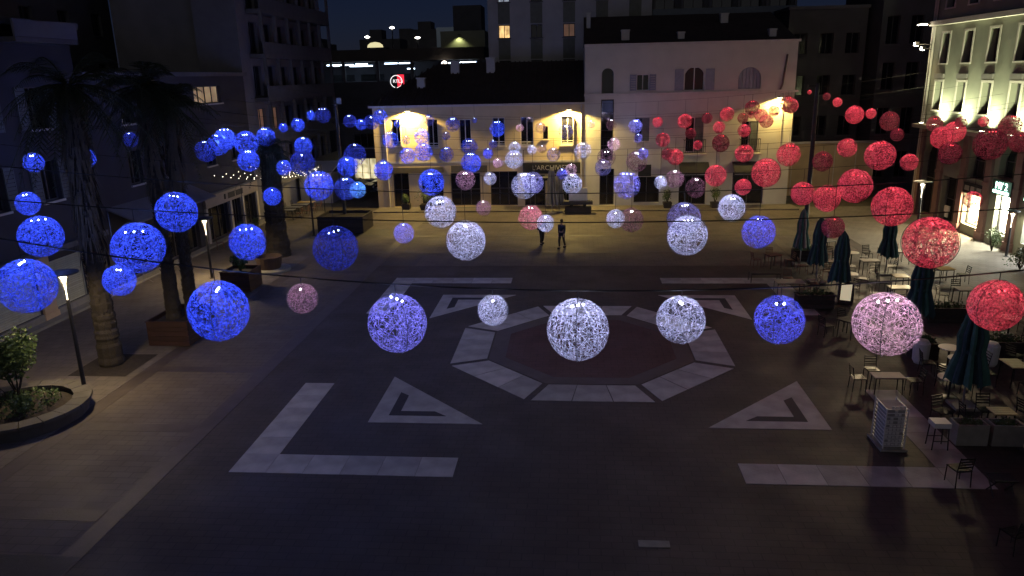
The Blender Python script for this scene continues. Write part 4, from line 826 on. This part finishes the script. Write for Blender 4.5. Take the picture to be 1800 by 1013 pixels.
gc = foliage(random.Random(8), 1500, (0, 0, .5), (1.25, 1.25, .16), 0.1).build('ground_cover', LEAF, rb); gc['kind'] = 'stuff'
bush('leafy round shrub growing in the curved bench bed', (-18.75, -6.4, 0.5), 2.0, 0.95, 9, 2600, 0.13)
bush('low shrub at the front of the curved bench bed', (-17.6, -7.6, 0.45), 0.55, 0.5, 10, 500, 0.1)
for n, (x, y, h, rr, lb) in enumerate([(-12.3, 30.6, 1.7, .9, 'dark bushy shrub by the cream house wall'), (-14.0, 30.8, 0.8, .35, 'small potted shrub beside the cream house drain pipe'), (6.6, 30.6, 1.2, .45, 'potted shrub in front of the white house'), (10.2, 30.4, 1.3, .5, 'potted shrub between the two black awnings')]):
    t = bush(lb, (x, y, 0.45), h, rr, 30 + n, 420, .12)
    p_ = thing('plant_pot', 'square dark pot under the %s' % lb, 'planter', (x, y, 0.1)); s_ = 0.34 if rr < .6 else .5
    MB().add([(-s_ * .8, -s_ * .8, 0), (s_ * .8, -s_ * .8, 0), (s_ * .8, s_ * .8, 0), (-s_ * .8, s_ * .8, 0), (-s_, -s_, .42), (s_, -s_, .42), (s_, s_, .42), (-s_, s_, .42)], [(3, 2, 1, 0), (0, 1, 5, 4), (1, 2, 6, 5), (2, 3, 7, 6), (3, 0, 4, 7), (4, 5, 6, 7)]).build('pot', WOODD, p_); MB().box(-s_ * .85, s_ * .85, -s_ * .85, s_ * .85, .42, .44).build('soil', SOIL, p_)
bush('dark shrub in front of the lit shop at the right', (23.1, 15.9, 0.02), 1.3, .5, 41, 500, .12)
bush('dark low shrub at the right edge below the shops', (22.4, 11.8, 0.02), 1.2, .8, 42, 700, .12)
# ------------------------------------------------------------------ terrace furniture on the right, cafe on the left
def make_chair(kind):
    t = thing('terrace_chair', 'x', 'chair', (0, 0, -50), 0, 'terrace chairs'); m = CHAIRM if kind == 'metal' else CHAIRR
    for x in (-.2, .2):
        MB().tube([(x, -.2, .0), (x * .96, -.19, .45)], .014, 6).build('leg', m, t)
        MB().tube([(x, .22, .0), (x * .96, .19, .45), (x * .95, .26, .86)], .014, 6).build('leg', m, t)
    MB().box(-.205, .205, -.21, -.185, .43, .45).box(-.205, .205, .185, .21, .43, .45).box(-.205, -.18, -.184, .184, .43, .45).box(.18, .205, -.184, .184, .43, .45).build('seat_frame', m, t)
    sl = MB().box(-.2, .2, -.018, .018, 0, .015).mesh('seat_slat', m)
    for k in range(7): put('seat_slat', sl, t, (0, -.165 + .055 * k, .452))
    bs = MB().box(-.19, .19, -.008, .008, 0, .04).mesh('back_slat', m)
    for k in range(4): put('back_slat', bs, t, (0, .20 + .02 * k, .55 + .085 * k), (R(-8), 0, 0))
    return t
chairP = {'metal': make_chair('metal'), 'wood': make_chair('wood')}
usedC = set()
def chair(label, x, y, rz, kind='metal', z=0.02):
    p = chairP[kind]
    if kind in usedC: return clone(p, (x, y, z), R(rz), label)
    usedC.add(kind); p.location = (x, y, z); p.rotation_euler = (0, 0, R(rz)); p['label'] = label; return p
def round_table(label, x, y, r=.36):
    t = thing('round_table', label, 'table', (x, y, .02), 0, 'round terrace tables')
    MB().lathe([(r, .70), (r + .01, .715), (r, .73)], 24).build('table_top', TABLEW, t); MB().tube([(0, 0, .03), (0, 0, .70)], .035, 8).build('stem', CHAIRM, t); MB().lathe([(.26, 0), (.26, .02), (.05, .05)], 16).build('base', CHAIRM, t)
def square_table(label, x, y, rz=0, w=.68, d=.68, m=TABLEY, lm=CHAIRM, h=.74):
    t = thing('square_table', label, 'table', (x, y, .02), R(rz), 'square terrace tables')
    n = 4; 
    for k in range(n): MB().box(-w / 2, w / 2, -d / 2 + d * k / n + .004, -d / 2 + d * (k + 1) / n - .004, h - .03, h).build('board', m, t)
    MB().box(-w / 2 + .05, w / 2 - .05, -d / 2 + .05, d / 2 - .05, h - .07, h - .032).build('apron', lm, t)
    for sx in (-1, 1):
        for sy in (-1, 1): MB().tube([(sx * (w / 2 - .06), sy * (d / 2 - .06), h - .07), (sx * (w / 2 - .04), sy * (d / 2 - .04), 0)], .02, 6).build('leg', lm, t)
round_table('farthest of three cream round tables by the near teal parasol', 12.53, -1.86)
round_table('middle of three cream round tables by the near teal parasol', 12.37, -2.9)
round_table('nearest of three cream round tables by the near teal parasol', 11.32, -4.56, .38)
chair('black chair left of the three round cream tables', 11.5, -2.6, 80); chair('black chair between the nearer two round cream tables', 11.6, -3.7, 120); chair('black chair just behind the nearest round cream table', 12.1, -4.3, -60)
chair('black chair right of the middle round cream table', 13.2, -2.6, -90)
square_table('lit yellow square table at the right edge behind the teal parasol', 13.9, -3.35, 0, .6, .85)
chair('black chair in front of the lit table at the right edge', 13.8, -4.4, 180); chair('black chair left of the lit table at the right edge', 13.0, -3.5, 95)
square_table('lit yellow square table with slatted chair beside the grey planters', 11.55, -7.05, 0, .62, .5)
chair('black slat-back chair behind the lit yellow table near the grey planters', 11.5, -6.35, 0); chair('black slat-back chair left of the lit yellow table near the grey planters', 10.85, -6.75, 90)
chair('black chair right of the lit yellow table near the grey planters', 12.3, -7.0, -80); chair('black chair behind the left grey planter', 10.2, -6.5, 20)
square_table('lit yellow square table beyond the navy parasol, farther one', 14.75, 7.8); square_table('lit yellow square table beyond the navy parasol, nearer one', 13.95, 5.85, 0, .95, .6)
chair('black chair left of the farther lit yellow table', 13.9, 7.6, 90); chair('black chair left of the nearer lit yellow table', 12.9, 5.8, 90); chair('black chair in front of the nearer lit yellow table', 14.1, 5.0, 180); chair('black chair right of the farther lit yellow table', 15.6, 7.9, -90)
GT = mat('grey_table_board', (0.26, 0.24, 0.20), 0.6, 0.2, 4)
square_table('grey square table in the middle of the right terrace', 14.5, 10.85, 0, .9, .6, GT)
chair('black high-backed chair behind the grey square terrace table', 15.4, 13.6, 10); chair('black chair right of the grey square terrace table', 15.5, 10.7, -90); chair('black chair left of the grey square terrace table', 13.5, 10.6, 80); chair('black chair in front of the grey square terrace table', 14.3, 9.9, 170)
square_table('reddish wooden table below the dark red lantern', 12.15, 10.7, 0, .9, .6, CHAIRR); chair('red-brown chair left of the reddish wooden table', 11.2, 10.9, 90, 'wood'); chair('red-brown chair in front of the reddish wooden table', 12.0, 9.8, 180, 'wood'); chair('red-brown chair behind the reddish wooden table', 12.4, 11.7, 0, 'wood')
square_table('low pale-topped table at the left edge of the right terrace', 9.5, 7.2, 0, 1.3, .8, GT, WOODD, .62); square_table('dark bench-like table behind the low pale-topped one', 8.9, 9.4, 0, 1.5, .7, WOODD, WOODD, .5)
chair('red-brown chair right of the low pale-topped table', 10.7, 7.4, -90, 'wood'); chair('red-brown chair behind the low pale-topped table', 9.8, 8.4, 0, 'wood')
square_table('pinkish bench table under the large pink lantern', 9.55, -4.15, 0, .95, .5, mat('pink_board', (0.32, 0.24, 0.22), 0.6, 0.2, 4), WOODD, .6)
chair('black chair behind the pinkish bench table', 9.4, -3.3, 0); chair('black chair left of the pinkish bench table', 8.7, -4.0, 90); chair('black chair right of the pinkish bench table', 10.4, -4.2, -90)
chair('dark chair alone at the bottom right corner', 8.95, -12.6, 200); chair('black metal chair frame on the white stone corner', 9.1, -9.85, 190)
chair('black chair tipped near the grey planters at the right edge', 11.9, -9.4, 60); chair('black chair beside the tipped one at the right edge', 11.2, -9.9, 20); chair('black chair nearest the right edge below the planters', 10.3, -11.3, 160)
chair('black chair beside the menu board', 12.2, 6.6, -60); chair('black chair beside the long dark trough', 13.6, 4.1, 30); chair('red-brown chair near the back right mast', 13.2, 13.4, -40, 'wood')
for n, (x, y, k, m, w) in enumerate([(16.6, 5.6, 'metal', GT, 'wide'), (17.4, 9.2, 'metal', TABLEY, 'yellow-lit'), (16.9, 13.0, 'wood', GT, 'grey'), (10.0, 12.2, 'wood', CHAIRR, 'reddish'), (13.9, 15.6, 'metal', GT, 'dull'), (10.2, 1.2, 'metal', WOODD, 'dark'), (15.6, -1.9, 'metal', TABLEW, 'cream'), (12.9, -9.0, 'metal', GT, 'plain')]):
    wh = ['behind the navy parasol', 'near the right street lamp', 'at the terrace back', 'by the trough below the mast', 'right of the tall mast', 'on the terrace\'s open left side', 'behind the white bin', 'below the grey planters'][n]
    square_table('%s square table %s' % (w, wh), x, y, 8 * n, .75, .65, m)
    ck = 'red-brown' if k == 'wood' else 'black'
    chair('%s chair left of the %s table %s' % (ck, w, wh), x - .85, y + .1, 85 + 5 * n, k); chair('%s chair right of the %s table %s' % (ck, w, wh), x + .85, y - .1, -95 + 4 * n, k); chair('%s chair behind the %s table %s' % (ck, w, wh), x + .1, y + .85, 6 * n - 10, k)
for n, (x, y) in enumerate([(11.75, -8.75), (12.35, -8.3)]):
    for q in range(5): chair('%s black chair of the %s stack below the grey planters' % (['bottom', 'second', 'middle', 'fourth', 'top'][q], ('left', 'right')[n]), x + .02 * q, y - .05 * q, 150 + 30 * n, 'metal', .02 + .1 * q)
for n, (x, y) in enumerate([(16.4, 1.6), (17.6, 3.4), (14.2, 12.6), (12.6, 8.2)]):
    wh = ['right of the navy parasol', 'at the far right under the red lanterns', 'behind the teal middle parasol', 'between the navy parasols'][n]
    round_table('round cream table %s' % wh, x, y); chair('black chair left of the round table %s' % wh, x - .7, y, 80 + 20 * n); chair('black chair right of the round table %s' % wh, x + .7, y + .1, -90 - 10 * n)
for n, (x, y) in enumerate([(10.6, -12.4), (12.0, -11.2), (13.4, -6.4)]):
    wh = ['in the bottom right corner', 'right of the chair stacks', 'behind the right grey planter'][n]
    square_table('dark square table %s' % wh, x, y, 12 * n, .7, .7, WOODD)
    for q, (dx, dy, a) in enumerate([(-.75, 0, 90), (.75, 0, -90), (0, .75, 0)]): chair('black chair %s the dark table %s' % (['left of', 'right of', 'behind'][q], wh), x + dx, y + dy, a + 9 * n - 7 * q)
stl = thing('bar_stool', 'white-cushioned bar stool with black wire legs by the grey planter', 'stool', (9.47, -7.9, .02))
MB().box(-.22, .22, -.2, .2, .66, .80).build('cushion', PLASTW, stl)
for sx in (-1, 1):
    for sy in (-1, 1): MB().tube([(sx * .18, sy * .16, .66), (sx * .21, sy * .19, 0)], .016, 6).build('leg', CHAIRM, stl)
MB().box(-.2, .2, -.185, -.165, .25, .27).box(-.2, .2, .165, .185, .25, .27).build('foot_rail', CHAIRM, stl)
st2 = thing('folding_stool', 'low black folding stool frame on the pale stone corner', 'stool', (9.9, -10.3, .02))
for s in (-1, 1): MB().tube([(s * .25, -.2, 0), (s * .25, .2, .45)], .018, 6).build('leg', CHAIRM, st2); MB().tube([(s * .22, .2, 0), (s * .22, -.2, .45)], .018, 6).build('leg', CHAIRM, st2)
MB().box(-.28, .28, -.22, -.18, .44, .47).box(-.28, .28, .18, .22, .44, .47).build('seat_rail', CHAIRM, st2); MB().box(-.28, .28, -.179, .179, .45, .462).build('seat', AWN, st2)
# white wire cage of shelves
cg = thing('wire_rack', 'white wire rack full of small cards at the edge of the terrace', 'rack', (8.2, -7.75, .02))
MB().box(-.36, .36, -.5, .5, 0, .06).build('base', CONCR, cg)
for sx in (-1, 1):
    for sy in (-1, 1): MB().box(sx * .28 - .015, sx * .28 + .015, sy * .4 - .015, sy * .4 + .015, .06, 1.25).build('post', PLASTW, cg)
for k in range(11):
    z = .12 + .11 * k; MB().box(-.27, .27, -.41, -.39, z, z + .018).box(-.29, -.27, -.39, .39, z, z + .018).box(.27, .29, -.39, .39, z, z + .018).build('wire_shelf', PLASTW, cg)
    for q in range(5):
        if rnd.random() < .75: MB().box(-.25 + .1 * q, -.25 + .1 * q + .075, -.37, -.36, z + .02, z + .02 + rnd.uniform(.04, .08)).build('card', PLASTW, cg)
MB().box(-.25, .25, -.3, .3, .1, 1.2).build('core', mat('pale_grey_core', (0.3, 0.29, 0.28), .8, .2, 4), cg)
# grey concrete planters
for lb, x in (('left of two grey concrete planters by the lit yellow table', 10.45), ('right of two grey concrete planters by the lit yellow table', 11.4)):
    t = thing('concrete_planter', lb, 'planter', (x, -7.55, .02), 0, 'grey concrete planters')
    MB().box(-.42, .42, -.25, -.2, 0, .62).box(-.42, .42, .2, .25, 0, .62).box(-.42, -.37, -.199, .199, 0, .62).box(.37, .42, -.199, .199, 0, .62).build('trough', CONCR, t); MB().box(-.365, .365, -.195, .195, .02, .52).build('soil', SOIL, t)
    foliage(random.Random(int(x * 10)), 160, (0, 0, .6), (.32, .15, .14), .1).build('foliage', LEAF, t)
for lb, x, y, w in (('long dark trough planter behind the pink lantern', 14.75, 3.15, 1.7), ('dark planter box behind the near teal parasol', 14.8, -.9, 1.3), ('dark planter box beside the round cream tables', 12.0, -1.1, .9), ('dark planter box at the left end of the right terrace', 10.0, 5.0, 1.6), ('dark planter box below the right mast', 12.2, 13.6, 1.6)):
    t = plank_box('trough_planter', lb, (x, y, .02), 0, w, .5, .6, WOODD, 3, 'dark trough planters'); foliage(random.Random(int(x * 7 + y)), 240, (0, 0, .7), (w * .45, .2, .2), .12).build('foliage', LEAF, t)
for lb, x, y in (('white rounded plastic bin left of the round cream tables', 11.75, -1.5), ('white rounded plastic bin behind the near teal parasol', 14.0, -1.7)):
    t = thing('plastic_bin', lb, 'bin', (x, y, .02), 0, 'white bins'); MB().lathe([(.2, 0), (.26, .1), (.28, .75), (.22, .8)], 14).build('body', PLASTW, t); MB().lathe([(.23, .802), (.2, .86), (.02, .88)], 14).build('lid', PLASTW, t)
ab = thing('menu_board', 'small folding menu board with a pale lit sheet on the terrace', 'sign', (11.6, 5.7, .02), R(-25))
MB().add([(-.3, -.28, 0), (.3, -.28, 0), (.3, 0, 1.0), (-.3, 0, 1.0), (-.3, -.24, 0), (.3, -.24, 0), (.3, .04, 1.0), (-.3, .04, 1.0)], [(0, 1, 2, 3), (7, 6, 5, 4), (0, 4, 5, 1), (1, 5, 6, 2), (2, 6, 7, 3), (3, 7, 4, 0)]).build('front_board', WOODD, ab)
MB().add([(-.3, .32, 0), (.3, .32, 0), (.3, .05, .98), (-.3, .05, .98), (-.3, .28, 0), (.3, .28, 0), (.3, .041, .94), (-.3, .041, .94)], [(1, 0, 3, 2), (4, 5, 6, 7), (0, 1, 5, 4), (2, 3, 7, 6)]).build('rear_board', WOODD, ab)
MB().add([(-.22, -.232, .2), (.22, -.232, .2), (.22, -.025, .93), (-.22, -.025, .93)], [(0, 1, 2, 3)]).build('sheet', emit('menu_sheet', (0.9, 0.78, 0.5), 0.45), ab)
def parasol(label, x, y, m, m2, h=3.1, drop=1.9, w=.24):
    t = thing('closed_parasol', label, 'parasol', (x, y, .02), 0, 'closed terrace parasols'); rg = random.Random(int(x * 100 + y * 10))
    MB().tube([(0, 0, .08), (0, 0, h)], .03, 8).build('pole', PALEMETAL, t); MB().box(-.35, .35, -.35, .35, 0, .08).build('base', CONCR, t)
    prof = [(.03, h + .05), (w * .45, h - .15), (w * .8, h - drop * .4), (w * .72, h - drop * .62), (w, h - drop * .85), (w * 1.2, h - drop)]
    for sec in range(8):
        a = 2 * math.pi * sec / 8; b = MB(); vs = []; fs = []
        for i, (r_, z_) in enumerate(prof):
            for j in range(5):
                aa = a + 2 * math.pi / 8 * j / 4; rr = r_ * (1 + .6 * math.sin(j * math.pi / 4) * (1 if sec % 2 else .55) - .22 * (j % 4 == 0)); vs.append((rr * math.cos(aa), rr * math.sin(aa), z_ - (rg.uniform(0, .3) if i == 5 else 0)))
        for i in range(5):
            for j in range(4): fs.append((i * 5 + j, i * 5 + j + 1, (i + 1) * 5 + j + 1, (i + 1) * 5 + j))
        b.add(vs, fs).build('cloth_panel', m if sec % 2 else m2, t)
    MB().lathe([(w * .8, h - drop * .64), (w * .86, h - drop * .61), (w * .8, h - drop * .58)], 12, cap=False).build('strap', m2, t)
parasol('nearest closed teal parasol between the round cream tables', 11.45, -5.2, TEAL, NAVY, 3.2, 2.2, .34)
parasol('closed navy parasol under the big red lantern', 12.9, 1.6, NAVY, TEAL, 3.2, 2.2, .32)
parasol('closed teal parasol in the middle of the right terrace', 15.3, 10.8, TEAL, NAVY, 3.1, 2.0, .27)
parasol('closed navy-blue parasol left of the dark red lantern', 11.4, 9.3, NAVY, TEAL, 3.2, 2.1, .27)
parasol('closed dark parasol below the dark red lantern', 11.35, 6.0, NAVY, TEAL, 3.2, 2.1, .27)
parasol('closed grey-green parasol nearest the right mast', 11.6, 12.8, TEAL, GREYCLOTH, 3.0, 1.9, .24)
parasol('closed grey parasol in front of the black shop sign', -2.3, 29.0, GREYCLOTH, GREYCLOTH, 3.4, 2.6, .30)
parasol('closed grey parasol beside the black shop sign, right one', -1.75, 29.5, GREYCLOTH, GREYCLOTH, 3.2, 2.4, .26)
# cafe bench group in front of the black sign
t = thing('counter_trolley', 'dark serving counter with a pale panel under the black shop sign', 'counter', (-.3, 28.9, .02)); MB().box(-1.1, 1.1, -.35, .35, 0.7, .95).build('counter_top', GREYWALL, t); MB().box(-.7, .7, .1, .2, .952, 1.9).build('panel', PLASTW, t); MB().box(-1.0, 1.0, -.3, .3, 0.02, .5).build('cabinet', WOODD, t)
for s in (-.5, .5): MB().box(s - .12, s + .12, -.12, .12, .5, .7).build('support', WOODD, t)
# left cafe
for n, (x, y) in enumerate([(-22.5, 27.2), (-22.4, 28.4), (-22.3, 29.6), (-22.2, 30.8)]):
    nm = ['nearest', 'second', 'third', 'farthest'][n]
    square_table('%s table of the left cafe row' % nm, x, y, 0, 1.3, .75, PALEMETAL if n < 3 else TABLEY)
    chair('red-brown chair at the %s table of the left cafe row' % nm, x + 1.0, y, -90, 'wood'); chair('black chair at the %s table of the left cafe row' % nm, x - 1.0, y, 90)
chair('red-brown wooden chair outside the bar, right one', -22.6, 18.2, 60, 'wood'); chair('red-brown wooden chair outside the bar, left one', -22.9, 16.9, 120, 'wood'); square_table('small pale table outside the bar', -22.2, 17.5, 0, .6, .6, TABLEW)
for n, y in enumerate((20.8, 23.2)): bush('leafy plant against the bar front, %s one' % ('near', 'far')[n], (-23.3, y, .02), 1.0, .35, 60 + n, 240, .13)
# crowd barrier
cb = thing('crowd_barrier', 'grey steel crowd barrier by the left wall', 'barrier', (-23.3, 10.0, .02), R(88))
MB().tube([(-1.1, 0, .2), (-1.1, 0, 1.05), (1.1, 0, 1.05), (1.1, 0, .2), (-1.1, 0, .2)], .02, 6).build('frame', PALEMETAL, cb)
for k in range(17): MB().tube([(-1.0 + .125 * k, 0, .2), (-1.0 + .125 * k, 0, 1.05)], .008, 5).build('bar', PALEMETAL, cb)
for s in (-.8, .8): MB().tube([(s, -.3, 0), (s, 0, .2), (s, .3, 0)], .016, 6).build('foot', PALEMETAL, cb)
# festoon lights over the cafe
FB = MB().ball((0, 0, 0), .024, 6, 4).mesh('bulb', emit('festoon_bulb', (1.0, 0.88, 0.68), 7))
FES = [((-24.1, 18.6, 4.6), (-19.4, 27.0, 4.0)), ((-24.1, 20.4, 4.5), (-19.4, 27.0, 3.9)), ((-24.1, 22.4, 4.4), (-19.4, 27.0, 3.8)), ((-24.1, 24.6, 4.5), (-19.4, 27.0, 3.95)), ((-24.1, 28.0, 4.2), (-19.4, 27.0, 4.05)), ((-24.1, 31.0, 4.0), (-19.4, 27.0, 4.1))]
for n, (a, b) in enumerate(FES):
    a, b = Vector(a), Vector(b); t = thing('festoon_string', 'string of small warm bulbs over the left cafe, %s from the front' % ORD[n], 'string lights', a, 0, 'festoon strings')
    P = [(b - a) * (i / 16) + Vector((0, 0, -.55 * math.sin(math.pi * i / 16))) for i in range(17)]; MB().tube(P, .008, 4).build('wire', CABLE, t)
    for i in range(1, 16): put('bulb', FB, t, P[i] - Vector((0, 0, .05)))
    light('POINT', 'festoon_light', 10, (1.0, .8, .5), t, P[8] - Vector((0, 0, .2)), size=.3)
fp = thing('festoon_pole', 'slim post holding the festoon lights beside the left cafe', 'post', (-19.4, 27.0, .02)); MB().tube([(0, 0, 0), (0, 0, 4.15)], .04, 8).build('pole', METAL, fp); MB().box(-.2, .2, -.2, .2, 0, .06).build('base_plate', METAL, fp)
ks = thing('market_kiosk', 'small kiosk with lit bulbs and a red canopy light at back left', 'kiosk', (-22.6, 34.5, .02))
MB().box(-1.4, 1.4, 0, 2.0, 0, 2.5).build('cabin', mat('kiosk_paint', (0.3, 0.28, 0.26), .7, .15, 3), ks)
MB().add([(-1.7, -1.0, 2.6), (1.7, -1.0, 2.6), (1.7, 2.2, 3.3), (-1.7, 2.2, 3.3), (-1.7, -1.0, 2.68), (1.7, -1.0, 2.68), (1.7, 2.2, 3.38), (-1.7, 2.2, 3.38)], [(3, 2, 1, 0), (4, 5, 6, 7), (0, 1, 5, 4), (1, 2, 6, 5), (2, 3, 7, 6), (3, 0, 4, 7)]).build('canopy', PLASTW, ks)
for k in range(10): put('bulb', FB, ks, (-1.5 + .33 * k, -1.02, 2.5))
MB().ball((-1.2, -1.0, 3.0), .16, 8, 5).build('red_lamp', emit('red_lamp_glow', (1, .05, .08), 3), ks); light('POINT', 'kiosk_light', 25, (1, .85, .6), ks, (0, -.8, 2.2), size=.3)
# street left of the cream house: lit shop, cars
sp = thing('street_shop', 'small lit shop front far down the left street', 'shop', (-23.6, 46, 0)); wall_mesh(9.0, 6.0, 6, [(1.0, 3.4, .5, 2.6), (4.0, 5.6, .5, 2.6), (6.2, 8.4, .5, 2.6), (1.2, 3.2, 3.6, 5.0), (6, 8, 3.6, 5.0)]).build('wall', DARKWALL, sp)
for n, o in enumerate([(1.0, 3.4, .5, 2.6), (4.0, 5.6, .5, 2.6), (6.2, 8.4, .5, 2.6), (1.2, 3.2, 3.6, 5.0), (6, 8, 3.6, 5.0)]): window(sp, o, FRAMED, room_window('shop_glow', (1.0, .86, .5), .9) if n < 3 else PANE, mull=2)
def car(label, loc, rz):
    t = thing('parked_car', label, 'car', loc, R(rz), 'parked cars')
    prof = [(-2.1, .35), (-2.12, .75), (-1.9, .95), (-1.35, 1.0), (-.75, 1.42), (.75, 1.45), (1.35, 1.0), (2.0, .9), (2.12, .6), (2.1, .35)]
    b = MB(); n = len(prof); Ys = (-.84, .84); 
    b.add([(x, -.84 + (.14 if z > 1.1 else 0), z) for x, z in prof] + [(x, .84 - (.14 if z > 1.1 else 0), z) for x, z in prof], [tuple(range(n)), tuple(range(2 * n - 1, n - 1, -1))] + [(i, n + i, n + (i + 1) % n, (i + 1) % n) for i in range(n)]); b.build('body', CARP, t)
    for s in (-1, 1):
        MB().add([(-1.2, s * .80, 1.03), (1.2, s * .80, 1.03), (.72, s * .722, 1.39), (-.72, s * .722, 1.37)], [(0, 1, 2, 3) if s < 0 else (3, 2, 1, 0)]).build('side_window', PANE, t)
        for x in (-1.3, 1.3): w = MB().tube([(x, s * .68, .32), (x, s * .87, .32)], .32, 16).build('wheel', TYRE, t); MB().tube([(x, s * .8, .32), (x, s * .885, .32)], .19, 10).build('rim', PALEMETAL, w)
        MB().box(2.08, 2.14, s * .6 - .15, s * .6 + .15, .66, .8).build('headlight', PLASTW, t); MB().box(-2.14, -2.1, s * .6 - .13, s * .6 + .13, .68, .84).build('tail_light', mat('red_lens', (.3, .01, .01), .3, .1, 5), t)
car('dark parked car in the left street, left one', (-21.0, 39.5, 0.0), 5); car('dark parked car in the left street, right one', (-17.6, 41.5, 0.0), 0)

# ------------------------------------------------------------------ two people walking
def person(label, loc, rz, h, stride, coat, seed):
    t = thing('person', label, 'person', loc, R(rz), 'people crossing the square'); s = h / 1.75
    V = {}; E = []
    def skin(name, verts, edges, m, root=0, sub=1):
        me = bpy.data.meshes.new(name); me.from_pydata([Vector(v[:3]) * s for v in verts], edges, []); me.materials.append(m)
        o = put(name, me, t); md = o.modifiers.new('skin', 'SKIN'); md.use_smooth_shade = True
        for i, v in enumerate(verts): me.skin_vertices[0].data[i].radius = (v[3] * s, v[3] * s)
        me.skin_vertices[0].data[root].use_root = True
        o.modifiers.new('sub', 'SUBSURF').levels = sub; o.modifiers['sub'].render_levels = sub; return o
    a = stride; 
    legs = lambda g: [(0, 0, .95, .13 + g), (-.09, 0, .9, .10 + g), (-.10, -a * .55, .5, .065 + g), (-.10, -a * .35, .09, .045 + g), (.09, 0, .9, .10 + g), (.10, a * .25, .5, .065 + g), (.10, a * 1.0, .12, .045 + g)]
    LE = [(0, 1), (1, 2), (2, 3), (0, 4), (4, 5), (5, 6)]
    body = legs(0) + [(0, 0, 1.18, .13), (0, .0, 1.40, .14), (0, 0, 1.50, .06), (0, -.02, 1.58, .075), (0, -.03, 1.68, .085),
        (-.19, 0, 1.40, .06), (-.23, .10, 1.13, .045), (-.22, .02, .88, .033), (-.22, -.02, .80, .03), (.19, 0, 1.40, .06), (.23, -.08, 1.13, .045), (.22, -.18, .90, .033), (.22, -.22, .82, .03),
        (-.10, -a * .35 - .16, .04, .035), (.10, a * 1.0 - .15, .05, .035)]
    BE = LE + [(0, 7), (7, 8), (8, 9), (9, 10), (10, 11), (8, 12), (12, 13), (13, 14), (14, 15), (8, 16), (16, 17), (17, 18), (18, 19), (3, 20), (6, 21)]
    for hnd, base in ((15, (-.22, -.02, .80)), (19, (.22, -.22, .82))):
        for q, (dx, dy, L) in enumerate([(-.012, -.035, .05), (-.006, -.018, .08), (0, 0, .085), (.006, .016, .075), (.01, .03, .06)]):
            body.append((base[0] + dx, base[1] + dy - .01, base[2] - L, .009)); BE.append((hnd, len(body) - 1))
    skin('body', body, BE, SKIN)
    skin('trousers', legs(.014), LE, TROUSER)
    jk = [(0, 0, 1.0, .165), (0, 0, 1.18, .16), (0, 0, 1.40, .165), (0, 0, 1.49, .085), (-.19, 0, 1.40, .085), (-.235, .10, 1.13, .066), (-.222, .03, .92, .05), (.19, 0, 1.40, .085), (.235, -.08, 1.13, .066), (.222, -.165, .93, .05)]
    skin('jacket', jk, [(0, 1), (1, 2), (2, 3), (2, 4), (4, 5), (5, 6), (2, 7), (7, 8), (8, 9)], coat)
    MB().ball((0, .0, 1.70 * s), .108 * s, 10, 7, 1.05).build('hair', HAIR, t, smooth=True)
    MB().ball((0, -.115 * s, 1.64 * s), .018 * s, 6, 4).build('nose', SKIN, t)
    for q in (-1, 1):
        sx, sy, sz = ((-.10, -a * .35 - .07, 0), (.10, a * 1.0 - .06, .02))[q > 0]; MB().ball((sx * s, sy * s, (sz + .045) * s), .055 * s, 8, 5, .8).build('shoe', TROUSER, t, scale_y(1.0)) if False else MB().box(sx * s - .05, sx * s + .05, sy * s - .14, sy * s + .1, sz + .0, sz + .09).build('shoe', TROUSER, t)
    return t
person('person in a dark jacket walking across the square, right of the pair', (-1.35, 17.0, .012), -25, 1.76, .28, JACKET, 1)
person('person in dark clothes walking, half hidden behind a white lantern', (-2.6, 18.1, .012), 20, 1.68, .22, TROUSER, 2)
